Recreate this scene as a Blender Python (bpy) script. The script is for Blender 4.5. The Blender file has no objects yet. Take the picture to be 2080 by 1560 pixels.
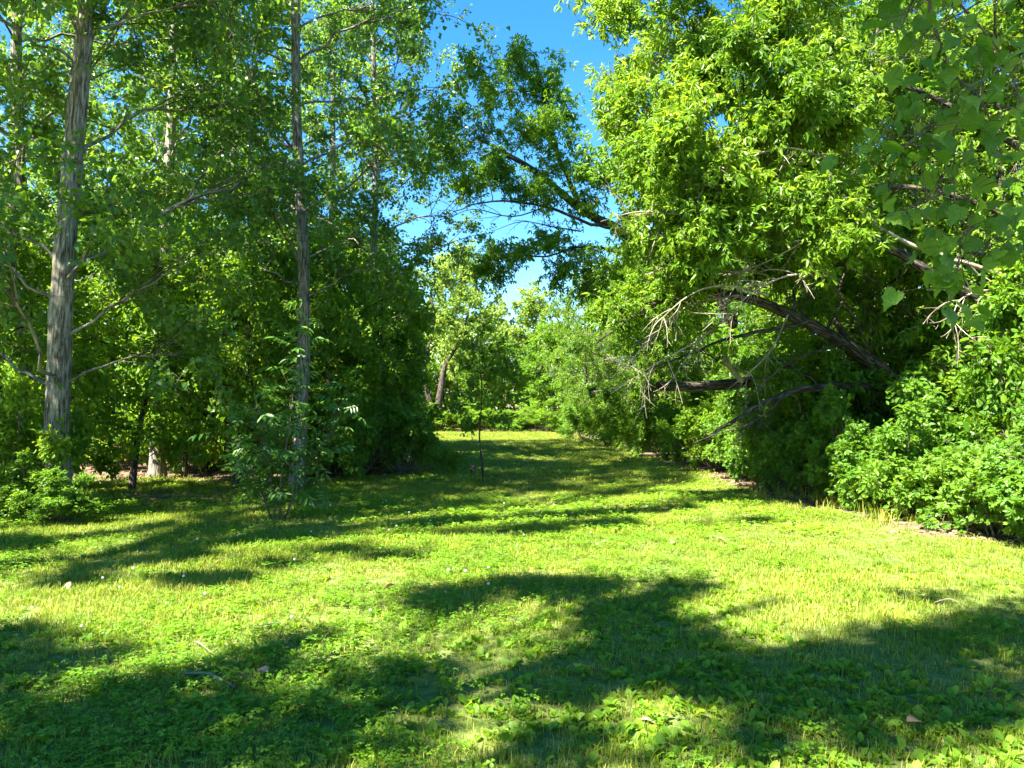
import bpy, math
import numpy as np
from mathutils import Vector

# ------------------------------------------------------------------ camera, sky, sun, exposure
scene = bpy.context.scene
COL = scene.collection
CAMZ = 1.6
PITCH = math.radians(1.8)
FPX = 1502.0                                   # focal length in pixels of the 2080 wide photograph
cam_data = bpy.data.cameras.new('camera')
cam_data.sensor_width = 36.0
cam_data.lens = FPX / 2080.0 * 36.0
cam_data.clip_start = 0.05
cam_data.clip_end = 3000.0
cam = bpy.data.objects.new('camera', cam_data)
COL.objects.link(cam)
cam.location = (0, 0, CAMZ)
cam.rotation_euler = (math.radians(90) + PITCH, 0, 0)
scene.camera = cam

SUN_EL = math.radians(52)
SUN_H = np.array([-0.78, -0.62])               # towards the sun: left of the camera and behind it
SUN_H = SUN_H / np.linalg.norm(SUN_H)
SUN = Vector((SUN_H[0] * math.cos(SUN_EL), SUN_H[1] * math.cos(SUN_EL), math.sin(SUN_EL)))
SH = SUN_H / math.tan(SUN_EL)                  # horizontal run towards the sun per metre of height

world = bpy.data.worlds.new('World')
scene.world = world
world.use_nodes = True
nt = world.node_tree
nt.nodes.clear()
sky = nt.nodes.new('ShaderNodeTexSky')
sky.sky_type = 'NISHITA'
sky.sun_disc = False
sky.sun_elevation = SUN_EL
sky.sun_rotation = math.atan2(SUN_H[0], SUN_H[1])
sky.altitude = 200
sky.air_density = 1.0
sky.dust_density = 0.0
sky.ozone_density = 3.0
bg = nt.nodes.new('ShaderNodeBackground')
bg.inputs['Strength'].default_value = 0.054
wo = nt.nodes.new('ShaderNodeOutputWorld')
hs = nt.nodes.new('ShaderNodeHueSaturation')
hs.inputs['Saturation'].default_value = 1.34
nt.links.new(sky.outputs[0], hs.inputs['Color'])
nt.links.new(hs.outputs[0], bg.inputs['Color'])
nt.links.new(bg.outputs[0], wo.inputs['Surface'])

sun_data = bpy.data.lights.new('sun', 'SUN')
sun_data.energy = 5.0
sun_data.angle = math.radians(0.55)
sun_data.color = (1.0, 0.945, 0.84)
sun = bpy.data.objects.new('sun', sun_data)
COL.objects.link(sun)
sun.rotation_euler = SUN.to_track_quat('Z', 'Y').to_euler()
sun.location = (-20, -8, 30)

scene.render.engine = 'CYCLES'
vs = scene.view_settings
vs.view_transform = 'Standard'
vs.look = 'None'
vs.gamma = 1.0
vs.exposure = 2.95
cy = scene.cycles
cy.max_bounces = 6
cy.diffuse_bounces = 4
cy.glossy_bounces = 2
cy.transmission_bounces = 5
cy.transparent_max_bounces = 4
cy.sample_clamp_indirect = 6.0
cy.use_denoising = True
cy.use_adaptive_sampling = True
cy.adaptive_threshold = 0.02

# ------------------------------------------------------------------ helpers
cP, sP = math.cos(PITCH), math.sin(PITCH)


def at(px, py, d):
    """World point at forward distance d metres that the photograph shows at (px, py)."""
    cx, cz = (px - 1040.0) / FPX, (780.0 - py) / FPX
    dy, dz = cP - cz * sP, sP + cz * cP
    s = d / dy
    return np.array([cx * s, d, CAMZ + dz * s])


def gr(px, py):
    """Ground point shown at (px, py)."""
    cx, cz = (px - 1040.0) / FPX, (780.0 - py) / FPX
    dy, dz = cP - cz * sP, sP + cz * cP
    s = -CAMZ / dz
    return np.array([cx * s, dy * s, 0.0])


def nrm(a):
    return a / np.maximum(np.linalg.norm(a, axis=-1, keepdims=True), 1e-9)


def vnoise(x, y, seed=0):
    """Smooth value noise in numpy."""
    def h(i, j):
        n = np.sin(i * 127.1 + j * 311.7 + seed * 74.7) * 43758.5453
        return n - np.floor(n)
    i, j = np.floor(x), np.floor(y)
    u, v = x - i, y - j
    u, v = u * u * (3 - 2 * u), v * v * (3 - 2 * v)
    return (h(i, j) * (1 - u) * (1 - v) + h(i + 1, j) * u * (1 - v) + h(i, j + 1) * (1 - u) * v + h(i + 1, j + 1) * u * v)


def mesh(name, V, Q, mats, smooth=False, fattr=None, vattr=None, mat_idx=None):
    """Mesh from a vertex array and a uniform face array; fattr/vattr are per-vertex attributes."""
    V = np.asarray(V, dtype=np.float32).reshape(-1, 3)
    Q = np.asarray(Q, dtype=np.int32)
    me = bpy.data.meshes.new(name)
    nf, k = Q.shape
    me.vertices.add(len(V))
    me.vertices.foreach_set('co', V.ravel())
    me.loops.add(nf * k)
    me.loops.foreach_set('vertex_index', Q.ravel())
    me.polygons.add(nf)
    me.polygons.foreach_set('loop_start', np.arange(0, nf * k, k, dtype=np.int32))
    me.polygons.foreach_set('loop_total', np.full(nf, k, dtype=np.int32))
    me.polygons.foreach_set('use_smooth', np.full(nf, bool(smooth)))
    if mat_idx is not None:
        me.polygons.foreach_set('material_index', np.asarray(mat_idx, dtype=np.int32))
    for key, val in (fattr or {}).items():
        a = me.attributes.new(key, 'FLOAT', 'POINT')
        a.data.foreach_set('value', np.asarray(val, dtype=np.float32))
    for key, val in (vattr or {}).items():
        a = me.attributes.new(key, 'FLOAT_VECTOR', 'POINT')
        a.data.foreach_set('vector', np.asarray(val, dtype=np.float32).ravel())
    for m in (mats if isinstance(mats, (list, tuple)) else [mats]):
        me.materials.append(m)
    me.update(calc_edges=True)
    return me


def obj(name, me, parent=None, kind=None):
    o = bpy.data.objects.new(name, me)
    COL.objects.link(o)
    if parent is not None:
        o.parent = parent
    if kind:
        o['kind'] = kind
    return o


def thing(name, label, cat, loc=(0, 0, 0), rz=0.0, group=None, scale=None):
    o = bpy.data.objects.new(name, None)
    COL.objects.link(o)
    o.empty_display_size = 0.2
    o.location = loc
    o.rotation_euler = (0, 0, rz)
    if scale is not None:
        o.scale = scale if hasattr(scale, '__len__') else (scale,) * 3
    tag(o, label, cat, group)
    return o


def tag(o, label, cat, group=None):
    o['label'] = label
    o['category'] = cat
    if group:
        o['group'] = group


class Wood:
    """Collects tapered tubes into one quad mesh, with seamless bark coordinates."""
    def __init__(self):
        self.V, self.Q, self.B, self.n = [], [], [], 0

    def tubes(self, P, R, sides=5, jit=0.0, rng=None):
        P = np.asarray(P, float)
        if P.ndim == 2:
            P = P[None]
        N, K, _ = P.shape
        R = np.broadcast_to(np.asarray(R, float), (N, K))
        T = nrm(np.gradient(P, axis=1))
        mean = nrm(P[:, -1] - P[:, 0])
        ref = np.where(np.abs(mean[:, 2:3]) < 0.8, np.array([[0, 0, 1.0]]), np.array([[1.0, 0, 0]]))
        ref = np.broadcast_to(ref[:, None, :], T.shape)
        U = nrm(ref - (ref * T).sum(-1, keepdims=True) * T)
        W = np.cross(T, U)
        th = np.arange(sides) * 2 * math.pi / sides
        rr = R[:, :, None] * np.ones(sides)
        if jit and rng is not None:
            zc = np.arange(K)[None, :, None] * 0.55 + np.arange(N)[:, None, None] * 9.1
            rr = rr * (1 + jit * rng.standard_normal(rr.shape) + 0.16 * (vnoise(th[None, None, :] * 2.2 + zc * 0.05, zc * 0.6 + 0 * th[None, None, :], 31) - 0.5))
        c, s = np.cos(th), np.sin(th)
        V = P[:, :, None, :] + rr[..., None] * (c[None, None, :, None] * U[:, :, None, :] + s[None, None, :, None] * W[:, :, None, :])
        seg = np.concatenate([np.zeros((N, 1)), np.cumsum(np.linalg.norm(np.diff(P, axis=1), axis=-1), axis=1)], axis=1)
        B = np.stack([np.broadcast_to(R[:, :, None] * c, rr.shape), np.broadcast_to(R[:, :, None] * s, rr.shape),
                      np.broadcast_to(seg[:, :, None] + np.arange(N)[:, None, None] * 3.7, rr.shape)], axis=-1)
        n, k, j = np.meshgrid(np.arange(N), np.arange(K - 1), np.arange(sides), indexing='ij')
        j2 = (j + 1) % sides
        base = self.n + n * K * sides
        Q = np.stack([base + k * sides + j, base + k * sides + j2, base + (k + 1) * sides + j2, base + (k + 1) * sides + j], axis=-1)
        self.V.append(V.reshape(-1, 3)); self.B.append(B.reshape(-1, 3)); self.Q.append(Q.reshape(-1, 4))
        self.n += N * K * sides

    def mesh(self, name, mat):
        return mesh(name, np.concatenate(self.V), np.concatenate(self.Q), mat, True, vattr={'bark': np.concatenate(self.B)})


def bez(S, C, E, K):
    t = np.linspace(0, 1, K)[None, :, None]
    return (1 - t) ** 2 * S[:, None] + 2 * t * (1 - t) * C[:, None] + t * t * E[:, None]


def smooth_line(pts, n):
    """Catmull-Rom through pts, n points per span."""
    p = np.asarray(pts, float)
    p = np.vstack([2 * p[0] - p[1], p, 2 * p[-1] - p[-2]])
    out = []
    for i in range(1, len(p) - 2):
        for t in np.linspace(0, 1, n, endpoint=False):
            a, b, c, d = p[i - 1], p[i], p[i + 1], p[i + 2]
            out.append(0.5 * (2 * b + (c - a) * t + (2 * a - 5 * b + 4 * c - d) * t * t + (3 * b - a - 3 * c + d) * t ** 3))
    out.append(p[-2])
    return np.array(out)


# ------------------------------------------------------------------ leaf shapes: (V, Q) with x across, y along, z up, two quads for each blade
def blade(w1, y1, w2, y2, fold=0.25, droop=0.0, L=1.0, tipw=0.0):
    V = [(0, 0, 0), (-w1, y1, fold * w1), (-w2, y2, fold * w2 - droop * 0.4), (0, 1, -droop), (w2, y2, fold * w2 - droop * 0.4), (w1, y1, fold * w1)]
    return np.array(V, float) * L, np.array([[0, 3, 2, 1], [0, 5, 4, 3]])


def compose(items):
    """Join (V, Q, position, in-plane angle, scale, tilt) blades into one leaf."""
    Vs, Qs, n = [], [], 0
    for (V, Q), pos, ang, sc, tilt in items:
        v = V * sc
        c, s = math.cos(tilt), math.sin(tilt)
        v = np.stack([v[:, 0], v[:, 1] * c - v[:, 2] * s, v[:, 1] * s + v[:, 2] * c], 1)
        c, s = math.cos(ang), math.sin(ang)
        v = np.stack([v[:, 0] * c - v[:, 1] * s, v[:, 0] * s + v[:, 1] * c, v[:, 2]], 1) + np.array(pos)
        Vs.append(v); Qs.append(Q + n); n += len(v)
    return np.concatenate(Vs), np.concatenate(Qs)


DELTOID = blade(0.46, 0.16, 0.34, 0.5, 0.22, 0.12)
OVAL = blade(0.25, 0.3, 0.24, 0.65, 0.3, 0.15)
LANCE = blade(0.17, 0.3, 0.14, 0.68, 0.3, 0.25)
TRIFOL = compose([(LANCE, (0, 0.3, 0), 0, 0.7, -0.35), (LANCE, (0, 0.26, 0), 1.1, 0.55, -0.4), (LANCE, (0, 0.26, 0), -1.1, 0.55, -0.4)])
PINNATE = compose([(LANCE, (0, 0.78, -0.03), 0, 0.36, -0.3)] + [(LANCE, (0, y, 0), s * 1.05, 0.34, -0.2) for y in (0.25, 0.48, 0.7) for s in (-1, 1)])
FIVE = compose([(OVAL, (0, 0.25, 0), a, 0.7 - abs(a) * 0.12, -0.25) for a in (0, 0.8, -0.8, 1.6, -1.6)])


def leaves_mesh(name, tmpl, pos, tip, nor, size, mat, rng, smooth=False):
    T, Q = tmpl
    Y = nrm(tip)
    Z = nrm(nor - (nor * Y).sum(-1, keepdims=True) * Y)
    X = np.cross(Y, Z)
    s = np.asarray(size)[:, None, None]
    V = pos[:, None, :] + s * (T[None, :, 0:1] * X[:, None, :] + T[None, :, 1:2] * Y[:, None, :] + T[None, :, 2:3] * Z[:, None, :])
    N, k = len(pos), len(T)
    F = (np.arange(N) * k)[:, None, None] + Q[None]
    tone = vnoise(pos[:, 0] * 0.9 + pos[:, 2] * 0.6, pos[:, 1] * 0.9 - pos[:, 2] * 0.7, 17)
    var = np.repeat(np.clip(0.6 * rng.random(N) + 0.75 * (tone - 0.5) + 0.2, 0, 1) if N > 50 else rng.random(N), k)
    return mesh(name, V.reshape(-1, 3), F.reshape(-1, 4), mat, smooth, fattr={'var': var})


# ------------------------------------------------------------------ materials
def new_mat(name):
    m = bpy.data.materials.new(name)
    m.use_nodes = True
    t = m.node_tree
    t.nodes.clear()
    return m, t, t.nodes.new, t.links.new


def leaf_mat(name, dark, mid, light, trans, tmix=0.42, rough=0.45, spec=0.35, patch=0.0):
    """Leaf: colour varies leaf by leaf; light also passes through the blade."""
    if name not in ('dead_leaf', 'petal'):
        dark, mid, light, trans = [(c[0] * 1.03, c[1], c[2] * 0.7) for c in (dark, mid, light, trans)]
    m, t, N, L = new_mat(name)
    at_ = N('ShaderNodeAttribute'); at_.attribute_name = 'var'
    ramp = N('ShaderNodeValToRGB')
    e = ramp.color_ramp.elements
    e[0].position, e[0].color = 0.0, (*dark, 1)
    e[1].position, e[1].color = 1.0, (*light, 1)
    x = e.new(0.5); x.color = (*mid, 1)
    fac = at_.outputs['Fac']
    if patch:                                    # drier and lusher patches across the ground
        ge = N('ShaderNodeNewGeometry')
        tn = N('ShaderNodeTexNoise'); tn.inputs['Scale'].default_value = 1.1; tn.inputs['Detail'].default_value = 4
        L(ge.outputs['Position'], tn.inputs['Vector'])
        ma = N('ShaderNodeMath'); ma.operation = 'MULTIPLY_ADD'; ma.inputs[1].default_value = patch * 3.0; ma.inputs[2].default_value = -patch * 1.5
        L(tn.outputs['Fac'], ma.inputs[0])
        ad = N('ShaderNodeMath'); ad.operation = 'ADD'; ad.use_clamp = True
        L(fac, ad.inputs[0]); L(ma.outputs[0], ad.inputs[1])
        fac = ad.outputs[0]
    L(fac, ramp.inputs['Fac'])
    pr = N('ShaderNodeBsdfPrincipled')
    pr.inputs['Roughness'].default_value = rough
    pr.inputs['Specular IOR Level'].default_value = spec
    L(ramp.outputs['Color'], pr.inputs['Base Color'])
    tr = N('ShaderNodeBsdfTranslucent')
    mul = N('ShaderNodeMix'); mul.data_type = 'RGBA'; mul.blend_type = 'MULTIPLY'; mul.inputs['Factor'].default_value = 1.0
    L(ramp.outputs['Color'], mul.inputs['A'])
    mul.inputs['B'].default_value = (*[c / max(mm, 1e-3) for c, mm in zip(trans, mid)], 1)
    L(mul.outputs['Result'], tr.inputs['Color'])
    mx = N('ShaderNodeMixShader'); mx.inputs['Fac'].default_value = tmix
    L(pr.outputs[0], mx.inputs[1]); L(tr.outputs[0], mx.inputs[2])
    out = N('ShaderNodeOutputMaterial')
    L(mx.outputs[0], out.inputs['Surface'])
    return m


def bark_mat(name, c1, c2, c3, ridge=18.0, stretch=0.16, bump=0.6, band=0.0):
    m, t, N, L = new_mat(name)
    a = N('ShaderNodeAttribute'); a.attribute_name = 'bark'
    mp = N('ShaderNodeMapping'); mp.inputs['Scale'].default_value = (1, 1, stretch)
    L(a.outputs['Vector'], mp.inputs['Vector'])
    n1 = N('ShaderNodeTexNoise'); n1.inputs['Scale'].default_value = ridge; n1.inputs['Detail'].default_value = 6; n1.inputs['Roughness'].default_value = 0.65
    L(mp.outputs[0], n1.inputs['Vector'])
    n2 = N('ShaderNodeTexNoise'); n2.inputs['Scale'].default_value = 2.2; n2.inputs['Detail'].default_value = 3
    L(a.outputs['Vector'], n2.inputs['Vector'])
    ramp = N('ShaderNodeValToRGB')
    e = ramp.color_ramp.elements
    e[0].position, e[0].color = 0.40, (*c1, 1)
    e[1].position, e[1].color = 0.62, (*c3, 1)
    x = e.new(0.5); x.color = (*c2, 1)
    L(n1.outputs['Fac'], ramp.inputs['Fac'])
    mixc = N('ShaderNodeMix'); mixc.data_type = 'RGBA'; mixc.blend_type = 'MULTIPLY'
    r2 = N('ShaderNodeMapRange'); r2.inputs['From Min'].default_value = 0.35; r2.inputs['From Max'].default_value = 0.7
    L(n2.outputs['Fac'], r2.inputs['Value'])
    L(r2.outputs[0], mixc.inputs['Factor'])
    L(ramp.outputs['Color'], mixc.inputs['A']); mixc.inputs['B'].default_value = (0.62, 0.64, 0.52, 1)
    col = mixc.outputs['Result']
    if band:
        mb = N('ShaderNodeMapping'); mb.inputs['Scale'].default_value = (0.6, 0.6, 7.0)
        L(a.outputs['Vector'], mb.inputs['Vector'])
        nb = N('ShaderNodeTexNoise'); nb.inputs['Scale'].default_value = 1.6; nb.inputs['Detail'].default_value = 4
        L(mb.outputs[0], nb.inputs['Vector'])
        rb = N('ShaderNodeMapRange'); rb.inputs['From Min'].default_value = 0.56; rb.inputs['From Max'].default_value = 0.66; rb.inputs['To Max'].default_value = band
        L(nb.outputs['Fac'], rb.inputs['Value'])
        m2 = N('ShaderNodeMix'); m2.data_type = 'RGBA'
        L(rb.outputs[0], m2.inputs['Factor']); L(col, m2.inputs['A']); m2.inputs['B'].default_value = (*c1, 1)
        col = m2.outputs['Result']
    pr = N('ShaderNodeBsdfPrincipled'); pr.inputs['Roughness'].default_value = 0.9; pr.inputs['Specular IOR Level'].default_value = 0.15
    L(col, pr.inputs['Base Color'])
    bp = N('ShaderNodeBump'); bp.inputs['Strength'].default_value = bump; bp.inputs['Distance'].default_value = 0.05
    L(n1.outputs['Fac'], bp.inputs['Height']); L(bp.outputs[0], pr.inputs['Normal'])
    out = N('ShaderNodeOutputMaterial'); L(pr.outputs[0], out.inputs['Surface'])
    return m


M = {}
M['poplar_leaf'] = leaf_mat('poplar_leaf', (0.038, 0.098, 0.013), (0.057, 0.138, 0.016), (0.095, 0.182, 0.024), (0.20, 0.39, 0.024), 0.44, 0.40, 0.45)
M['elder_leaf'] = leaf_mat('elder_leaf', (0.058, 0.140, 0.010), (0.092, 0.195, 0.013), (0.150, 0.255, 0.022), (0.26, 0.43, 0.020), 0.47, 0.45, 0.32)
M['far_leaf'] = leaf_mat('far_leaf', (0.10, 0.18, 0.025), (0.14, 0.235, 0.035), (0.19, 0.28, 0.06), (0.32, 0.46, 0.06), 0.45, 0.5, 0.3)
M['maple_leaf'] = leaf_mat('maple_leaf', (0.055, 0.140, 0.011), (0.082, 0.195, 0.014), (0.125, 0.245, 0.020), (0.25, 0.46, 0.020), 0.47, 0.45, 0.32)
M['shrub_leaf'] = leaf_mat('shrub_leaf', (0.048, 0.128, 0.013), (0.072, 0.172, 0.018), (0.112, 0.220, 0.026), (0.22, 0.41, 0.024), 0.44, 0.48, 0.28)
M['bright_shrub_leaf'] = leaf_mat('bright_shrub_leaf', (0.062, 0.155, 0.011), (0.094, 0.205, 0.015), (0.145, 0.255, 0.024), (0.27, 0.45, 0.022), 0.45, 0.48, 0.28)
M['vine_leaf'] = leaf_mat('vine_leaf', (0.040, 0.115, 0.012), (0.062, 0.158, 0.015), (0.110, 0.215, 0.025), (0.22, 0.42, 0.018), 0.5, 0.4, 0.4)
def add_veins(m, amount):
    """Paler midrib and side veins on a leaf whose own axis is local y."""
    t = m.node_tree; N = t.nodes.new; L = t.links.new
    tc = N('ShaderNodeTexCoord'); sx = N('ShaderNodeSeparateXYZ'); L(tc.outputs['Object'], sx.inputs[0])
    def mth(op, a, b=None):
        n = N('ShaderNodeMath'); n.operation = op
        for k, v in enumerate((a, b)):
            if v is None: continue
            if isinstance(v, (int, float)): n.inputs[k].default_value = v
            else: L(v, n.inputs[k])
        return n.outputs[0]
    ax = mth('ABSOLUTE', sx.outputs[0])
    f = mth('FRACT', mth('MULTIPLY', mth('SUBTRACT', sx.outputs[1], mth('MULTIPLY', ax, 0.8)), 5.0))
    side = mth('LESS_THAN', mth('ABSOLUTE', mth('SUBTRACT', f, 0.5)), 0.05)
    mid = mth('LESS_THAN', ax, 0.014)
    fac = mth('MULTIPLY', mth('MAXIMUM', side, mid), amount)
    ramp = [n for n in t.nodes if n.type == 'VALTORGB'][0]
    pr = [n for n in t.nodes if n.type == 'BSDF_PRINCIPLED'][0]
    mx = N('ShaderNodeMix'); mx.data_type = 'RGBA'
    L(fac, mx.inputs['Factor']); L(ramp.outputs[0], mx.inputs['A']); mx.inputs['B'].default_value = (0.16, 0.26, 0.07, 1)
    L(mx.outputs['Result'], pr.inputs['Base Color'])
    tn = N('ShaderNodeTexNoise'); tn.inputs['Scale'].default_value = 7.0; L(tc.outputs['Object'], tn.inputs['Vector'])
    bp = N('ShaderNodeBump'); bp.inputs['Strength'].default_value = 0.5; bp.inputs['Distance'].default_value = 0.03
    L(mth('SUBTRACT', tn.outputs['Fac'], mth('MULTIPLY', fac, 1.5)), bp.inputs['Height']); L(bp.outputs[0], pr.inputs['Normal'])


add_veins(M['vine_leaf'], 0.55)
M['ash_leaf'] = leaf_mat('ash_leaf', (0.045, 0.125, 0.024), (0.060, 0.155, 0.030), (0.085, 0.19, 0.042), (0.16, 0.34, 0.04), 0.38, 0.4, 0.4)
M['grass'] = leaf_mat('grass', (0.095, 0.165, 0.012), (0.168, 0.242, 0.016), (0.38, 0.34, 0.11), (0.29, 0.40, 0.020), 0.35, 0.5, 0.3, 0.55)
M['clover'] = leaf_mat('clover', (0.062, 0.158, 0.009), (0.095, 0.212, 0.011), (0.14, 0.262, 0.018), (0.22, 0.42, 0.014), 0.36, 0.5, 0.28, 0.35)
M['weed'] = leaf_mat('weed', (0.066, 0.158, 0.012), (0.104, 0.215, 0.015), (0.165, 0.275, 0.025), (0.26, 0.44, 0.018), 0.40, 0.55, 0.22, 0.4)
M['dead_leaf'] = leaf_mat('dead_leaf', (0.16, 0.095, 0.05), (0.27, 0.17, 0.10), (0.40, 0.28, 0.18), (0.3, 0.18, 0.08), 0.2, 0.7, 0.2)
M['petal'] = leaf_mat('petal', (0.6, 0.6, 0.55), (0.75, 0.75, 0.7), (0.8, 0.8, 0.76), (0.7, 0.7, 0.6), 0.3, 0.6, 0.2)
M['poplar_bark'] = bark_mat('poplar_bark', (0.075, 0.066, 0.052), (0.225, 0.205, 0.17), (0.38, 0.355, 0.305), 34, 0.13, 1.0, 0.5)
M['old_bark'] = bark_mat('old_bark', (0.022, 0.018, 0.014), (0.065, 0.053, 0.041), (0.17, 0.145, 0.115), 30, 0.16, 1.0)
M['twig_bark'] = bark_mat('twig_bark', (0.06, 0.048, 0.034), (0.13, 0.105, 0.075), (0.22, 0.185, 0.14), 30, 0.3, 0.4)
M['dead_wood'] = bark_mat('dead_wood', (0.16, 0.125, 0.09), (0.33, 0.27, 0.205), (0.48, 0.41, 0.33), 30, 0.12, 0.7)
M['split_wood'] = bark_mat('split_wood', (0.26, 0.15, 0.07), (0.48, 0.31, 0.16), (0.62, 0.46, 0.28), 34, 0.08, 0.8)


# ------------------------------------------------------------------ crown builder
def grow(rng, clumps, nsub, ntwig, nleaf, twig_len, leaf_size, droop=0.35, up=0.75, wood=None, limb_r=0.05, spread=0.07, K=6):
    """Limbs to each clump, branches through the clump, twigs, and leaves along the twigs.
    clumps: (attach point, centre, radii). Returns wood for limbs, wood for twigs, and leaf arrays."""
    limbs = Wood(); fine = wood or Wood()
    A = np.array([c[0] for c in clumps], float); C = np.array([c[1] for c in clumps], float)
    Rr = np.array([np.broadcast_to(c[2], (3,)) for c in clumps], float)
    n = len(clumps)
    D = C - A
    L = np.linalg.norm(D, axis=1, keepdims=True)
    ctrl = A + D * 0.5 + np.array([0, 0, 1.0]) * L * 0.16 * rng.uniform(-0.4, 1.0, (n, 1)) + rng.standard_normal((n, 3)) * L * 0.06
    P = bez(A, ctrl, C, 9)
    P[:, 1:-1] += rng.standard_normal((n, 7, 3)) * (L * 0.012)[:, None]
    r0 = np.clip(limb_r * (L[:, 0] / 2.5) ** 0.6 * rng.uniform(0.8, 1.2, n), 0.012, 0.14)
    limbs.tubes(P, r0[:, None] * np.linspace(1, 0.35, 9)[None], 6)
    # branches
    ci = np.repeat(np.arange(n), nsub)
    m = len(ci)
    t = rng.uniform(0.45, 1.0, m)
    k = t * 8
    i0 = np.clip(k.astype(int), 0, 7)
    S = P[ci, i0] * (1 - (k - i0))[:, None] + P[ci, i0 + 1] * (k - i0)[:, None]
    u = nrm(rng.standard_normal((m, 3))) * (rng.random((m, 1)) ** 0.45)
    E = C[ci] + u * Rr[ci]
    E[:, 2] = np.maximum(E[:, 2], 0.08)
    dl = np.linalg.norm(E - S, axis=1, keepdims=True)
    ct = S + (E - S) * 0.5 + nrm(D)[ci] * dl * 0.22 + np.array([0, 0, 0.10]) * dl + rng.standard_normal((m, 3)) * dl * 0.07
    BP = bez(S, ct, E, K)
    br = np.clip(r0[ci] * 0.42, 0.006, 0.03)
    fine.tubes(BP, br[:, None] * np.linspace(1, 0.4, K)[None], 4)
    # twigs
    bi = np.repeat(np.arange(m), ntwig)
    w = len(bi)
    t = rng.uniform(0.25, 1.0, w) ** 0.8
    k = t * (K - 1)
    i0 = np.clip(k.astype(int), 0, K - 2)
    f = (k - i0)[:, None]
    S2 = BP[bi, i0] * (1 - f) + BP[bi, i0 + 1] * f
    tang = nrm(BP[bi, i0 + 1] - BP[bi, i0])
    dirn = nrm(tang * 0.7 + nrm(rng.standard_normal((w, 3))) * 0.95 + np.array([0, 0, 0.12]))
    tl = twig_len * rng.uniform(0.5, 1.3, (w, 1))
    E2 = S2 + dirn * tl
    E2[:, 2] -= droop * 0.35 * tl[:, 0]
    E2[:, 2] = np.maximum(E2[:, 2], 0.05)
    C2 = S2 + dirn * tl * 0.55 + np.array([0, 0, 0.1]) * tl
    TP = bez(S2, C2, E2, 4)
    fine.tubes(TP, np.array([0.0045, 0.0035, 0.0025, 0.0015])[None] * (0.7 + twig_len), 3)
    # leaves
    li = np.repeat(np.arange(w), nleaf)
    q = len(li)
    t = rng.uniform(0.12, 1.0, q)
    k = t * 3
    i0 = np.clip(k.astype(int), 0, 2)
    f = (k - i0)[:, None]
    pos = TP[li, i0] * (1 - f) + TP[li, i0 + 1] * f + rng.standard_normal((q, 3)) * spread
    pos[:, 2] = np.maximum(pos[:, 2], 0.03)
    tip = nrm(dirn[li] * 0.6 + nrm(rng.standard_normal((q, 3))) * 0.8 - np.array([0, 0, droop]))
    nor = nrm(rng.standard_normal((q, 3)) * 0.75 + np.array([0, 0, up]) + np.array([SUN.x, SUN.y, SUN.z]) * 0.25)
    size = leaf_size * rng.uniform(0.5, 1.35, q)
    return limbs, fine, (pos, tip, nor, size)


def tree_parts(root, rng, trunk, trunk_r, trunk_mat, clumps, tmpl, leaf, fine_mat, kw, sides=12, more_limbs=(), protos=None):
    """Trunk, limbs, twigs and crown as children of root; returns the part objects."""
    parts = []
    w = Wood()
    w.tubes(trunk, trunk_r, sides, 0.012, rng)
    parts.append(obj('trunk', w.mesh('trunk', trunk_mat), root))
    limbs, fine, lv = grow(rng, clumps, **kw)
    parts.append(obj('limbs', limbs.mesh('limbs', trunk_mat), root, 'stuff'))
    parts.append(obj('twigs', fine.mesh('twigs', fine_mat), root, 'stuff'))
    parts.append(obj('crown', leaves_mesh('crown', tmpl, *lv, leaf, rng), root, 'stuff'))
    return parts


def copy_tree(root, name, label, cat, loc, rz=0.0, scale=1.0, group=None):
    r = thing(name, label, cat, loc, rz, group, scale)
    for ch in list(root.children):
        c = ch.copy()
        COL.objects.link(c)
        c.parent = r
    return r


# ------------------------------------------------------------------ the ground
def xr(y):
    """Right edge of the lawn."""
    return np.interp(y, [0, 6, 8, 9.1, 10.8, 13.1, 15.2, 18.8, 23.3, 31, 41, 60], [6.7, 6.2, 5.85, 5.4, 5.05, 4.9, 4.8, 4.65, 4.4, 3.8, 3.0, 1.6])


def xl(y):
    """Left edge of the lawn."""
    return np.interp(y, [0, 8, 12, 16.5, 17.5, 19, 23, 30, 45, 60], [-30, -30, -14, -11.0, -2.6, -2.4, -3.4, -4.4, -6.2, -7], )


def lawn_mask(x, y):
    """1 on the lawn, 0 on the bare wood floor, ragged between."""
    n = (vnoise(x * 1.3, y * 1.3, 3) - 0.5) * 1.1 + (vnoise(x * 4, y * 4, 5) - 0.5) * 0.5
    r = np.clip((xr(y) - x + n * 0.7) / 0.5, 0, 1)
    l = np.clip((x - xl(y) + n) / 0.8, 0, 1)
    worn = np.clip(1.25 - 1.0 * np.exp(-(((x + 6.6) / 3.2) ** 2 + ((y - 13.6) / 2.4) ** 2)) + n * 0.5, 0, 1)
    far = np.clip((50.0 - y) / 0.6, 0, 1)
    return r * l * worn * far


def ground_z(x, y):
    return (vnoise(x * 0.5, y * 0.5, 1) - 0.5) * 0.06 + (vnoise(x * 0.13, y * 0.13, 2) - 0.5) * 0.10 * np.clip((np.hypot(x, y) - 4) / 10, 0, 1)


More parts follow.
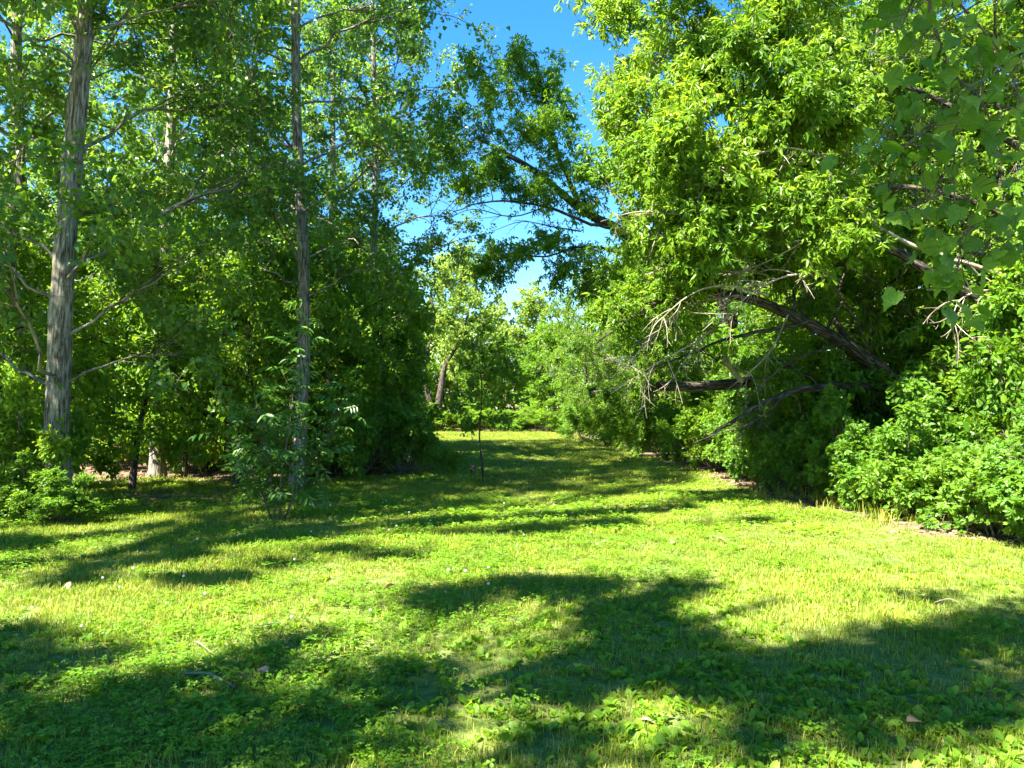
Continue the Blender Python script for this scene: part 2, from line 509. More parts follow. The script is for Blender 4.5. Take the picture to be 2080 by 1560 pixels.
gx = np.concatenate([-np.geomspace(900, 16, 22), np.linspace(-15, 15, 121), np.geomspace(16, 900, 22)])
gy = np.concatenate([-np.geomspace(900, 3, 18), np.linspace(-2, 30, 129), np.linspace(30.5, 60, 60), np.geomspace(62, 1200, 22)])
X, Y = np.meshgrid(gx, gy)
Z = ground_z(X, Y)
ny, nx = X.shape
idx = np.arange(nx * ny).reshape(ny, nx)
Q = np.stack([idx[:-1, :-1], idx[:-1, 1:], idx[1:, 1:], idx[1:, :-1]], -1).reshape(-1, 4)
m, t, N, L = new_mat('lawn_soil')
a = N('ShaderNodeAttribute'); a.attribute_name = 'lawn'
geo = N('ShaderNodeNewGeometry')
n1 = N('ShaderNodeTexNoise'); n1.inputs['Scale'].default_value = 9; n1.inputs['Detail'].default_value = 8; n1.inputs['Roughness'].default_value = 0.7
n2 = N('ShaderNodeTexNoise'); n2.inputs['Scale'].default_value = 55; n2.inputs['Detail'].default_value = 5
L(geo.outputs['Position'], n1.inputs['Vector']); L(geo.outputs['Position'], n2.inputs['Vector'])
rg = N('ShaderNodeValToRGB')
rg.color_ramp.elements[0].position, rg.color_ramp.elements[0].color = 0.36, (0.055, 0.085, 0.018, 1)
rg.color_ramp.elements[1].position, rg.color_ramp.elements[1].color = 0.68, (0.17, 0.20, 0.05, 1)
L(n1.outputs['Fac'], rg.inputs['Fac'])
rs = N('ShaderNodeValToRGB')
rs.color_ramp.elements[0].position, rs.color_ramp.elements[0].color = 0.38, (0.075, 0.052, 0.035, 1)
rs.color_ramp.elements[1].position, rs.color_ramp.elements[1].color = 0.66, (0.18, 0.14, 0.09, 1)
L(n2.outputs['Fac'], rs.inputs['Fac'])
mx = N('ShaderNodeMix'); mx.data_type = 'RGBA'
L(a.outputs['Fac'], mx.inputs['Factor']); L(rs.outputs[0], mx.inputs['A']); L(rg.outputs[0], mx.inputs['B'])
pr = N('ShaderNodeBsdfPrincipled'); pr.inputs['Roughness'].default_value = 0.95; pr.inputs['Specular IOR Level'].default_value = 0.1
L(mx.outputs['Result'], pr.inputs['Base Color'])
bp = N('ShaderNodeBump'); bp.inputs['Strength'].default_value = 0.7; bp.inputs['Distance'].default_value = 0.02
L(n2.outputs['Fac'], bp.inputs['Height']); L(bp.outputs[0], pr.inputs['Normal'])
o_ = N('ShaderNodeOutputMaterial'); L(pr.outputs[0], o_.inputs['Surface'])
M['soil'] = m
ground = obj('ground', mesh('ground', np.stack([X, Y, Z], -1), Q, M['soil'], True, fattr={'lawn': lawn_mask(X, Y).ravel()}), None, 'structure')
ground['label'] = 'mown lawn and bare wood floor under the trees'


# ------------------------------------------------------------------ grass, clover and weeds (ground cover scattered on points)
def scatter(name, label, cat, P, rot, scl, idx, sources, mat):
    me = bpy.data.meshes.new(name + '_points')
    me.vertices.add(len(P))
    me.vertices.foreach_set('co', np.asarray(P, np.float32).ravel())
    for key, val, typ, prop in (('rot', rot, 'FLOAT_VECTOR', 'vector'), ('scl', scl, 'FLOAT', 'value'), ('idx', idx, 'INT', 'value')):
        a = me.attributes.new(key, typ, 'POINT')
        a.data.foreach_set(prop, np.asarray(val, np.int32 if typ == 'INT' else np.float32).ravel())
    me.materials.append(mat)
    o = obj(name, me, None, 'stuff')
    o['label'] = label
    o['category'] = cat
    g = bpy.data.node_groups.new(name + '_scatter', 'GeometryNodeTree')
    g.interface.new_socket('Geometry', in_out='INPUT', socket_type='NodeSocketGeometry')
    g.interface.new_socket('Geometry', in_out='OUTPUT', socket_type='NodeSocketGeometry')
    gi, go = g.nodes.new('NodeGroupInput'), g.nodes.new('NodeGroupOutput')
    join = g.nodes.new('GeometryNodeJoinGeometry')
    for src in reversed(sources):
        oi = g.nodes.new('GeometryNodeObjectInfo')
        oi.inputs['Object'].default_value = src
        gi2 = g.nodes.new('GeometryNodeGeometryToInstance')
        g.links.new(oi.outputs['Geometry'], gi2.inputs[0])
        g.links.new(gi2.outputs[0], join.inputs[0])
    iop = g.nodes.new('GeometryNodeInstanceOnPoints')
    iop.inputs['Pick Instance'].default_value = True

    def attr(key, typ):
        n = g.nodes.new('GeometryNodeInputNamedAttribute')
        n.data_type = typ
        n.inputs['Name'].default_value = key
        return n.outputs[0]
    g.links.new(gi.outputs[0], iop.inputs['Points'])
    g.links.new(join.outputs[0], iop.inputs['Instance'])
    g.links.new(attr('idx', 'INT'), iop.inputs['Instance Index'])
    e2r = g.nodes.new('FunctionNodeEulerToRotation')
    g.links.new(attr('rot', 'FLOAT_VECTOR'), e2r.inputs[0])
    g.links.new(e2r.outputs[0], iop.inputs['Rotation'])
    g.links.new(attr('scl', 'FLOAT'), iop.inputs['Scale'])
    g.links.new(iop.outputs[0], go.inputs[0])
    md = o.modifiers.new('scatter', 'NODES')
    md.node_group = g
    return o


def source(name, me):
    return bpy.data.objects.new(name, me)        # never linked to the scene: only its geometry is scattered


def grass_tuft(rng, n, rad, h, w, lean, dry=0.1):
    """n curved blades of three segments each."""
    a = rng.random(n) * 2 * math.pi
    r = rad * np.sqrt(rng.random(n))
    base = np.stack([r * np.cos(a), r * np.sin(a), np.full(n, -0.005)], 1)
    yaw = rng.random(n) * 2 * math.pi
    d = np.stack([np.cos(yaw), np.sin(yaw), np.zeros(n)], 1)
    s = np.stack([-np.sin(yaw), np.cos(yaw), np.zeros(n)], 1)
    hh = h * rng.uniform(0.5, 1.2, n)[:, None]
    ln = lean * rng.uniform(0.1, 1.3, n)[:, None]
    ww = (w * rng.uniform(0.7, 1.3, n))[:, None]
    z = np.array([0, 0, 1.0])
    p1 = base + z * hh * 0.55 + d * hh * ln * 0.25
    p2 = base + z * hh * (1 - 0.25 * ln) + d * hh * ln * 0.9
    V = np.stack([base - s * ww, base + s * ww, p1 + s * ww * 0.85, p1 - s * ww * 0.85, p2 + s * ww * 0.15, p2 - s * ww * 0.15], 1)
    Q = (np.arange(n) * 6)[:, None, None] + np.array([[0, 1, 2, 3], [3, 2, 4, 5]])[None]
    var = rng.random(n) ** 1.5 * 0.85
    var[rng.random(n) < dry] = 1.0
    return mesh('grass_tuft', V.reshape(-1, 3), Q.reshape(-1, 4), M['grass'], False, fattr={'var': np.repeat(var, 6)})


def points_in_view(rng, d0, d1, dens, mask=True, margin=1.15):
    """Random ground points in the wedge the lens sees between two distances."""
    area = 0.692 * margin * (d1 * d1 - d0 * d0)
    n = int(area * dens)
    y = np.sqrt(rng.uniform(d0 * d0, d1 * d1, n))
    x = y * 0.692 * margin * rng.uniform(-1, 1, n)
    keep = np.ones(n, bool)
    if mask:
        keep = rng.random(n) < lawn_mask(x, y)
    x, y = x[keep], y[keep]
    return np.stack([x, y, ground_z(x, y)], 1)


rng = np.random.default_rng(11)
src = [source('tuft', grass_tuft(rng, 16, 0.05, 0.058, 0.0017, 0.7, 0.10)) for _ in range(4)] + \
      [source('tuft', grass_tuft(rng, 46, 0.13, 0.052, 0.0026, 0.75, 0.10)) for _ in range(3)] + \
      [source('tuft', grass_tuft(rng, 110, 0.36, 0.048, 0.0060, 0.8, 0.10)) for _ in range(3)]
PA = points_in_view(rng, 2.7, 7.0, 330)
PB = points_in_view(rng, 7.0, 16.0, 75)
PC = points_in_view(rng, 16.0, 49.0, 14)
thin = vnoise(PA[:, 0] * 1.1, PA[:, 1] * 1.1, 8)
PA = PA[rng.random(len(PA)) < np.clip(0.4 + 1.2 * thin, 0, 1)]
P = np.concatenate([PA, PB, PC])
ix = np.concatenate([rng.integers(0, 4, len(PA)), rng.integers(4, 7, len(PB)), rng.integers(7, 10, len(PC))])
tall = 0.75 + 0.6 * vnoise(P[:, 0] * 0.7, P[:, 1] * 0.7, 9)
rot = np.stack([rng.normal(0, 0.12, len(P)), rng.normal(0, 0.12, len(P)), rng.random(len(P)) * 6.283], 1)
scatter('grass', 'short mown grass of the lawn', 'grass', P, rot, tall * rng.uniform(0.75, 1.2, len(P)), ix, src, M['grass'])

# clover: patches of three-part leaves on short stalks
def clover_patch(rng, n, rad, s):
    tri = compose([(blade(0.36, 0.45, 0.40, 0.8, 0.2, 0.05), (0, 0.06, 0), a_, 0.55, -0.15) for a_ in (0, 2.09, -2.09)])
    r = rad * np.sqrt(rng.random(n)); a_ = rng.random(n) * 6.283
    pos = np.stack([r * np.cos(a_), r * np.sin(a_), rng.uniform(0.03, 0.075, n)], 1)
    tip = nrm(np.stack([np.cos(a_ * 7), np.sin(a_ * 7), np.zeros(n)], 1))
    nor = nrm(rng.normal(0, 0.35, (n, 3)) + np.array([0, 0, 1.0]))
    return leaves_mesh('clover', tri, pos, tip, nor, s * rng.uniform(0.7, 1.3, n), M['clover'], rng)


src = [source('patch', clover_patch(rng, 30, 0.13, 0.028)) for _ in range(4)] + [source('patch', clover_patch(rng, 60, 0.34, 0.055)) for _ in range(3)]
PA = points_in_view(rng, 2.7, 9.0, 46)
PB = points_in_view(rng, 9.0, 26.0, 9)
c = vnoise(PA[:, 0] * 0.55 + 3, PA[:, 1] * 0.55, 12)
left = np.clip(0.62 - PA[:, 0] * 0.15 + np.clip(5.5 - PA[:, 1], 0, 2) * 0.2, 0.07, 1.1)
PA = PA[rng.random(len(PA)) < np.clip((c - 0.36) * 3.4, 0.05, 1) * left]
c = vnoise(PB[:, 0] * 0.4 + 3, PB[:, 1] * 0.4, 12)
PB = PB[rng.random(len(PB)) < np.clip((c - 0.35) * 3, 0.05, 0.9) * np.clip(0.7 - PB[:, 0] * 0.12, 0.15, 1.0)]
P = np.concatenate([PA, PB])
ix = np.concatenate([rng.integers(0, 4, len(PA)), rng.integers(4, 7, len(PB))])
rot = np.stack([np.zeros(len(P)), np.zeros(len(P)), rng.random(len(P)) * 6.283], 1)
scatter('clover', 'low clover growing through the lawn', 'clover', P, rot, rng.uniform(0.8, 1.25, len(P)), ix, src, M['clover'])

# white clover heads
def flower_head():
    V, Qs = [], []
    for i in range(4):
        z_, r_ = [(0, 0.004), (0.006, 0.011), (0.014, 0.010), (0.019, 0.003)][i]
        for j in range(6):
            V.append((r_ * math.cos(j * 1.047), r_ * math.sin(j * 1.047), 0.055 + z_))
    for i in range(3):
        for j in range(6):
            Qs.append((i * 6 + j, i * 6 + (j + 1) % 6, i * 6 + 6 + (j + 1) % 6, i * 6 + 6 + j))
    return mesh('flower_head', V, Qs, M['petal'], True, fattr={'var': np.full(24, 0.5)})


P = points_in_view(rng, 5.0, 20.0, 1.3)
c = vnoise(P[:, 0] * 0.4 + 3, P[:, 1] * 0.4, 12)
P = P[(c > 0.5) & (P[:, 0] < 1.5)]
scatter('clover_flowers', 'tiny white clover heads dotted over the lawn', 'clover', P, np.zeros((len(P), 3)), rng.uniform(0.8, 1.3, len(P)), np.zeros(len(P), int), [source('head', flower_head())], M['petal'])

# broad-leaved weeds: rosettes of plantain and violet leaves
BROAD = (np.array([(0, 0, 0), (-0.14, 0.26, 0.02), (-0.26, 0.42, 0.08), (-0.25, 0.62, 0.06), (-0.175, 0.82, -0.01), (0, 0.98, -0.12), (0.175, 0.82, 0.0), (0.25, 0.62, 0.09), (0.26, 0.42, 0.09), (0.14, 0.26, 0.03), (0, 0.35, -0.01), (0, 0.7, 0.0)], float),
         np.array([[0, 10, 2, 1], [10, 11, 3, 2], [11, 5, 4, 3], [0, 9, 8, 10], [10, 8, 7, 11], [11, 7, 6, 5]]))


def rosette(rng, n, s):
    a_ = np.arange(n) * 2.4 + rng.normal(0, 0.3, n)
    el = rng.uniform(0.25, 0.95, n)
    tip = np.stack([np.cos(a_) * np.cos(el), np.sin(a_) * np.cos(el), np.sin(el)], 1)
    nor = np.stack([-np.cos(a_) * np.sin(el), -np.sin(a_) * np.sin(el), np.cos(el)], 1) + rng.normal(0, 0.3, (n, 3))
    pos = np.stack([np.cos(a_) * 0.008, np.sin(a_) * 0.008, np.full(n, 0.0)], 1) + rng.normal(0, 0.02, (n, 3)) * np.array([1, 1, 0.2])
    return leaves_mesh('rosette', BROAD, pos, tip, nor, s * rng.uniform(0.55, 1.25, n), M['weed'], rng, True)


src = [source('rosette', rosette(rng, k, 0.060)) for k in (6, 8, 9, 11, 12, 7)]
P = points_in_view(rng, 2.7, 9.5, 135)
c = vnoise(P[:, 0] * 0.8, P[:, 1] * 0.8, 21)
near = np.clip((7.6 - P[:, 1]) / 3.6, 0.02, 1) * np.clip(0.75 + P[:, 0] * 0.13, 0.3, 1)
P = P[rng.random(len(P)) < np.clip((c - 0.28) * 2.6, 0.04, 1) * near]
rot = np.stack([rng.normal(0, 0.15, len(P)), rng.normal(0, 0.15, len(P)), rng.random(len(P)) * 6.283], 1)
scatter('broadleaf_weeds', 'broad leaved plantain and violet weeds in the near lawn', 'weeds', P, rot, rng.uniform(0.6, 1.25, len(P)), rng.integers(0, 6, len(P)), src, M['weed'])

# uncut tall grass along the right border
src = [source('tall_tuft', grass_tuft(rng, 26, 0.14, 0.27, 0.0032, 1.25, 0.10)) for _ in range(4)]
y_ = rng.uniform(7.0, 46.0, 900)
x_ = xr(y_) + rng.normal(0.15, 0.35, 900)
keep = (vnoise(x_ * 0.5, y_ * 0.45, 51) > 0.5) & (rng.random(900) < 0.6)
P = np.stack([x_, y_, ground_z(x_, y_)], 1)[keep]
yy = np.concatenate([P, np.stack([rng.uniform(-7, 3.4, 260), rng.uniform(49.0, 50.5, 260), np.zeros(260)], 1)])
scatter('tall_grass', 'uncut tall grass at the foot of the border shrubs', 'grass', yy, np.stack([rng.normal(0, .1, len(yy)), rng.normal(0, .1, len(yy)), rng.random(len(yy)) * 6.283], 1), rng.uniform(0.5, 1.2, len(yy)), rng.integers(0, 4, len(yy)), src, M['grass'])

# leaf litter on the bare soil at the edges of the lawn
P = points_in_view(rng, 7.0, 24.0, 60, mask=False)
P = P[(lawn_mask(P[:, 0], P[:, 1]) < 0.6) & (P[:, 0] < xr(P[:, 1]) + 4)]
n = len(P)
a_ = rng.random(n) * 6.283
tip = np.stack([np.cos(a_), np.sin(a_), rng.normal(0, 0.2, n)], 1)
nor = rng.normal(0, 0.35, (n, 3)) + np.array([0, 0, 1.0])
lit = obj('leaf_litter', leaves_mesh('leaf_litter', OVAL, P + np.array([0, 0, 0.012]), tip, nor, rng.uniform(0.05, 0.11, n), M['dead_leaf'], rng), None, 'stuff')
lit['label'] = 'dry brown leaf litter on bare soil under the trees'
lit['category'] = 'leaf litter'

# ------------------------------------------------------------------ poplars on the left
def poplar_proto(root, seed, H, lean, n=36, z0=2.2, rad=3.2, r=0.21, nsub=7, ntwig=8, nleaf=20):
    rng = np.random.default_rng(seed)
    zz = np.concatenate([np.linspace(0, 10, 60, endpoint=False), np.linspace(10, H, 16)])
    bend = rng.normal(0, 0.12, 3)
    tx = lean[0] * zz + bend[0] * np.sin(zz * 0.5) * 0.6
    ty = lean[1] * zz + bend[1] * np.sin(zz * 0.4 + 1) * 0.6 - bend[1] * math.sin(1) * 0.6
    trunk = np.stack([tx, ty, zz - 0.05], 1)
    tr = r * (1 - 0.75 * zz / H) * (1 + 0.38 * np.exp(-zz / 0.45))
    cl = []
    for i in range(n):
        u = (i + 0.5) / n
        z = z0 + (H - z0) * u
        R = rad * (0.62 + 0.75 * math.sin(math.pi * min(u * 1.05 + 0.12, 1))) * (1 - 0.25 * u)
        az = i * 2.399 + rng.normal(0, 0.35)
        rr = R * rng.uniform(0.45, 0.8)
        tz = max(z - rr * rng.uniform(0.35, 0.8), 1.9)
        base = np.array([np.interp(tz, zz, tx), np.interp(tz, zz, ty), tz])
        c = np.array([np.interp(z, zz, tx) + rr * math.cos(az), np.interp(z, zz, ty) + rr * math.sin(az), z])
        cl.append((base, c, (R * 0.46, R * 0.46, R * 0.34)))
    kw = dict(nsub=nsub, ntwig=ntwig, nleaf=nleaf, twig_len=0.5, leaf_size=0.088, droop=0.45, up=0.45, limb_r=0.027)
    tree_parts(root, rng, trunk, tr, M['poplar_bark'], cl, DELTOID, M['poplar_leaf'], M['twig_bark'], kw, 14)


G = 'poplars of the wood on the left'
def ground_at(px, d):
    return (float((px - 1040) / FPX * d), float(d), 0.0)


A = thing('poplar_tree', 'stout poplar with pale furrowed trunk, ivy at its foot, nearest to the lawn', 'tree', ground_at(123, 10.8), 0, G)
poplar_proto(A, 101, 18, (0.012, 0.0), r=0.175)
rng = np.random.default_rng(102)
n = 420
a_ = rng.random(n) * 6.283
z_ = rng.random(n) ** 1.4 * 2.0
r_ = 0.20 + 0.10 * np.exp(-z_ / 0.45) + rng.random(n) * 0.06
out_ = np.stack([np.cos(a_), np.sin(a_), np.zeros(n)], 1)
keep = vnoise(a_ * 1.3, z_ * 1.6, 40) > 0.42
obj('ivy', leaves_mesh('ivy', OVAL, (out_ * r_[:, None] + np.array([0, 0, 1.0]) * z_[:, None])[keep], (out_ * 0.5 - np.array([0, 0, 0.8]) + rng.normal(0, 0.4, (n, 3)))[keep], (out_ + np.array([0, 0, 0.6]) + rng.normal(0, 0.3, (n, 3)))[keep],
                       (0.08 * rng.uniform(0.6, 1.3, n))[keep], M['shrub_leaf'], rng), A, 'stuff')
B = thing('poplar_tree', 'slender pale grey poplar trunk rising behind the leafy ash sapling', 'tree', ground_at(604, 15.5), 0, G)
poplar_proto(B, 202, 19, (0.0, 0.0), r=0.145, rad=3.4, z0=4.6)
Cc = thing('poplar_tree', 'poplar with forked pale upper trunk against a blue sky gap', 'tree', ground_at(322, 17.5), 0, G)
poplar_proto(Cc, 303, 20, (0.016, 0.0), r=0.16, rad=3.3, z0=5.2)
for src_, px, d, rz, s, lab in (
        (B, 38, 13.0, 1.3, 0.9, 'thin leaning poplar at the left edge with a patch of sun on its bark'),
        (A, 470, 20.5, 4.0, 0.85, 'thin poplar stem half lost in leaves between the two pale trunks'),
        (Cc, -1430, 7.0, 1.1, 0.85, 'poplar beyond the left edge that keeps the stout poplar in shade'),
        (Cc, 150, 22.0, 2.9, 1.0, 'poplar deep in the wood behind the stout trunk'),
        (B, 752, 23.5, 4.6, 1.0, 'poplar whose dark leafy sprays edge the open sky'),
        (A, 665, 26.5, 0.4, 1.0, 'poplar standing back between the slender trunk and the sky gap'),
        (Cc, 420, 26.0, 5.1, 0.8, 'poplar deep in the wood behind the lit shrub')):
    copy_tree(src_, 'poplar_tree', lab, 'tree', ground_at(px, d), rz, s, G)

# tall poplars beside and behind the viewer: their crowns are above the frame, their shade lies on the lawn
def crown_over(name, label, base, patches, seed, height, leaf='poplar_leaf'):
    """A tree whose clumps stand on the sun's line above the ground patches (x, y, radius, height)."""
    rng = np.random.default_rng(seed)
    root = thing(name, label, 'tree', base, 0, 'trees beyond the frame that shade the lawn')
    zz = np.linspace(0, height, 16)
    trunk = np.stack([0.15 * np.sin(zz * 0.4), 0.1 * np.sin(zz * 0.3), zz - 0.05], 1)
    tr = 0.24 * (1 - 0.8 * zz / height) * (1 + 0.5 * np.exp(-zz / 0.35))
    cl = []
    for (x, y, r, h) in patches:
        c = np.array([x + SH[0] * h - base[0], y + SH[1] * h - base[1], h])
        hz = max(min(h - 0.5 * np.hypot(c[0], c[1]), height * 0.95), 2.5)
        b = np.array([np.interp(hz, zz, trunk[:, 0]), np.interp(hz, zz, trunk[:, 1]), hz])
        kk = 1 if r < 0.2 else 3
        for q in range(kk):
            cc = c + (rng.normal(0, r * 0.62, 3) if kk > 1 else 0)
            rq = r * (0.62 if kk > 1 else 1.0)
            cl.append((b, cc, (rq, rq, rq * 0.7)))
    kw = dict(nsub=5, ntwig=6, nleaf=11, twig_len=0.30, leaf_size=0.095, droop=0.4, up=0.6, limb_r=0.03)
    tree_parts(root, rng, trunk, tr, M['poplar_bark'], cl, DELTOID, M[leaf], M['twig_bark'], kw)
    return root


def shade(px, py, r, h):
    g = gr(px, py)
    return (g[0], g[1], r, h)


rng = np.random.default_rng(55)
FLECKS = [shade(rng.uniform(0, 1000), 1110 + 430 * rng.random() ** 0.8, rng.uniform(0.02, 0.10), rng.uniform(8, 10.5)) for _ in range(9)]
crown_over('poplar_tree', 'tall poplar beyond the left edge that shades the near lawn', (-6.2, -0.6, 0), [
    shade(900, 1215, 0.22, 9.5), shade(1060, 1185, 0.35, 9), shade(1200, 1200, 0.35, 10), shade(1340, 1215, 0.35, 9.3), shade(1150, 1260, 0.4, 10.5),
    shade(1330, 1290, 0.42, 11), shade(1500, 1330, 0.4, 10), shade(1800, 1330, 0.35, 11.5), shade(1940, 1310, 0.3, 10.5), shade(2070, 1310, 0.35, 12),
    shade(1640, 1400, 0.3, 12.5), shade(1860, 1420, 0.45, 11.5), shade(1450, 1400, 0.25, 11.8), shade(2060, 1440, 0.4, 13), shade(1230, 1370, 0.22, 11)], 404, 14)
crown_over('maple_tree', 'broad tree behind the viewer that shades the bottom left corner', (-8.2, -2.6, 0), [
    shade(20, 1440, 0.16, 8), shade(150, 1540, 0.16, 8.6), shade(330, 1500, 0.12, 9), shade(20, 1580, 0.2, 9.5), shade(420, 1560, 0.12, 8.8), shade(250, 1430, 0.06, 8.3),
    shade(50, 1290, 0.2, 9), shade(200, 1330, 0.12, 9.4), shade(860, 1370, 0.06, 10), shade(1180, 1500, 0.05, 9.5), shade(1560, 1500, 0.05, 10), shade(620, 1300, 0.14, 9.7)] + FLECKS, 505, 12)
crown_over('poplar_tree', 'poplar beyond the left edge that streaks the middle lawn with shade', (-9.6, 3.6, 0), [
    shade(430, 1190, 0.2, 8), shade(250, 1150, 0.25, 8.5), shade(380, 1130, 0.2, 8.8), shade(700, 1120, 0.15, 9.2),
    shade(900, 1065, 0.3, 10.5), shade(1150, 1052, 0.35, 11), shade(1350, 1035, 0.3, 11.5), shade(640, 1075, 0.3, 10), shade(1550, 1060, 0.15, 12),
    shade(60, 1110, 0.3, 9), shade(1000, 1020, 0.5, 12), shade(1300, 1000, 0.5, 12.5), shade(760, 1030, 0.5, 11),
    shade(600, 1000, 0.5, 12), shade(850, 1000, 0.5, 12.3), shade(1100, 985, 0.5, 13), shade(1380, 972, 0.5, 13), shade(500, 1045, 0.45, 10.4), shade(1100, 1082, 0.22, 11.6), shade(1250, 1066, 0.25, 12),
    shade(300, 1080, 0.4, 9.6), shade(1500, 1012, 0.35, 13), shade(900, 960, 0.6, 13), shade(1200, 950, 0.6, 13.5), shade(150, 1180, 0.12, 8.4), shade(560, 1150, 0.1, 9), shade(820, 1130, 0.1, 9.8)], 606, 14)

# ------------------------------------------------------------------ leaning trees on the right
def px_clumps(items, attach, rng=None):
    """Clumps from (px, py, distance, radius in pixels); each joins the nearest of the attach points."""
    out = []
    at_pts = np.array(attach)
    for (px, py, d, r) in items:
        c = at(px, py, d)
        rm = r * d / FPX
        dist = np.linalg.norm(at_pts - c, axis=1) + np.maximum(at_pts[:, 2] - c[2], 0) * 0.8
        b = at_pts[int(np.argmin(dist))]
        out.append((b, c, (rm * 1.1, rm * 1.1, rm * 0.8)))
    return out


def off(clumps, o):
    return [(a - o, c - o, r) for a, c, r in clumps]


ELDER = dict(nsub=8, ntwig=7, nleaf=11, twig_len=0.42, leaf_size=0.165, droop=0.55, up=0.55, limb_r=0.035, spread=0.05)


def limb_obj(root, pts, r0, r1, mat, rng, name='limb', sides=9, n=4, o=None):
    p = smooth_line(pts, n)
    p = p + rng.normal(0, 0.012, p.shape)
    if o is not None:
        p = p - o
    w = Wood()
    w.tubes(p, np.linspace(r0, r1, len(p)), sides, 0.05, rng)
    obj(name, w.mesh(name, mat), root)
    return p


def bare_twigs(root, rng, line, n, length, mat, name='dead_branch', droop=0.15):
    """A dead spray: bare forked twigs along a line (local coordinates)."""
    w = Wood()
    w.tubes(line, np.linspace(0.02, 0.006, len(line)), 5, 0.05, rng)
    i = rng.integers(1, len(line) - 1, n)
    S = line[i]
    tang = nrm(line[np.minimum(i + 1, len(line) - 1)] - line[i - 1])
    d = nrm(tang * 0.8 + nrm(rng.standard_normal((n, 3))) * 0.8)
    ln = length * rng.uniform(0.35, 1.1, (n, 1))
    E = S + d * ln - np.array([0, 0, droop]) * ln
    C = S + d * ln * 0.5 + rng.normal(0, 0.12, (n, 3)) * ln
    TP = bez(S, C, E, 6)
    w.tubes(TP, np.linspace(0.008, 0.003, 6)[None], 4)
    j = np.repeat(np.arange(n), 3)
    kk = rng.integers(2, 5, len(j))
    S2 = TP[j, kk]
    d2 = nrm(nrm(TP[j, kk] - TP[j, kk - 1]) + nrm(rng.standard_normal((len(j), 3))) * 0.8)
    l2 = ln[j] * rng.uniform(0.2, 0.5, (len(j), 1))
    w.tubes(bez(S2, S2 + d2 * l2 * 0.5 + rng.normal(0, 0.08, (len(j), 3)) * l2, S2 + d2 * l2, 4), np.linspace(0.004, 0.0018, 4)[None], 3)
    return obj(name, w.mesh(name, mat), root)


# the big leaning tree with the split base
rng = np.random.default_rng(77)
o = np.array([(1880 - 1040) / FPX * 13.2, 13.2, 0.0])
R1 = thing('box_elder_tree', 'arching box elder with split orange wood at its base, leaning over the lawn', 'tree', tuple(o), 0)
tp = [o + np.array([0.1, 0.1, -0.05]), at(1872, 905, 13.2), at(1856, 820, 13.1), at(1790, 752, 13.0), at(1700, 690, 12.8), at(1610, 642, 12.6), at(1520, 606, 12.4), at(1425, 588, 12.2)]
tl = smooth_line(tp, 4)
w = Wood(); w.tubes(tl - o, np.linspace(0.18, 0.06, len(tl)), 12, 0.06, rng)
obj('trunk', w.mesh('trunk', M['old_bark']), R1)
l2 = smooth_line([at(1860, 800, 13.1), at(1740, 782, 12.7), at(1640, 790, 12.3), at(1560, 815, 12.1), at(1500, 850, 11.9), at(1430, 892, 11.8)], 4)
limb_obj(R1, [at(1860, 800, 13.1), at(1740, 782, 12.7), at(1640, 790, 12.3), at(1560, 815, 12.1), at(1500, 850, 11.9), at(1430, 892, 11.8)], 0.085, 0.025, M['old_bark'], rng, o=o)
limb_obj(R1, [at(1800, 760, 13.0), at(1740, 715, 13.2), at(1690, 640, 13.4), at(1650, 560, 13.6), at(1600, 480, 13.8)], 0.08, 0.03, M['old_bark'], rng, o=o)
limb_obj(R1, [at(1850, 790, 13.1), at(1920, 745, 12.8), at(1990, 735, 12.6), at(2070, 690, 12.4)], 0.09, 0.04, M['dead_wood'], rng, o=o)
limb_obj(R1, [at(1640, 655, 12.6), at(1560, 672, 12.2), at(1470, 690, 11.9), at(1400, 720, 11.6), at(1300, 760, 11.4)], 0.04, 0.012, M['old_bark'], rng, o=o)
limb_obj(R1, [at(1425, 588, 12.2), at(1360, 600, 12.0), at(1290, 640, 11.8), at(1210, 700, 11.7)], 0.05, 0.015, M['old_bark'], rng, o=o)
for k in range(16):                                  # torn strips of wood round the split
    a0 = at(1850 + rng.normal(0, 16), 800 + rng.normal(0, 14), 13.0 - rng.random() * 0.15)
    a1 = a0 + np.array([rng.normal(0.05, 0.14), -0.12 + rng.normal(0, 0.06), rng.normal(0.05, 0.25)])
    w = Wood(); w.tubes(np.linspace(a0, a1, 4) + rng.normal(0, 0.01, (4, 3)) - o, np.array([0.03, 0.03, 0.02, 0.004]), 5, 0.2, rng)
    obj('splinter', w.mesh('splinter', M['split_wood']), R1)
items = [(1380, 640, 12.0, 70), (1450, 560, 12.4, 80), (1540, 540, 12.6, 90), (1640, 580, 13.2, 90), (1300, 600, 12.2, 60), (1250, 640, 12.0, 50),
         (1600, 470, 13.6, 95), (1700, 520, 13.8, 95), (1480, 480, 13.0, 80), (1400, 520, 12.6, 70), (1780, 600, 13.9, 100), (1850, 680, 13.8, 70),
         (2040, 720, 12.8, 80), (1560, 730, 13.4, 70), (1640, 740, 14.2, 70)]
cl = off(px_clumps(items, [p for p in tl[10:]] + [p for p in l2[4:]]), o)
limbs, fine, lv = grow(rng, cl, **ELDER)
obj('limbs', limbs.mesh('limbs', M['old_bark']), R1, 'stuff'); obj('twigs', fine.mesh('twigs', M['twig_bark']), R1, 'stuff')
obj('crown', leaves_mesh('crown', TRIFOL, *lv, M['elder_leaf'], rng), R1, 'stuff')
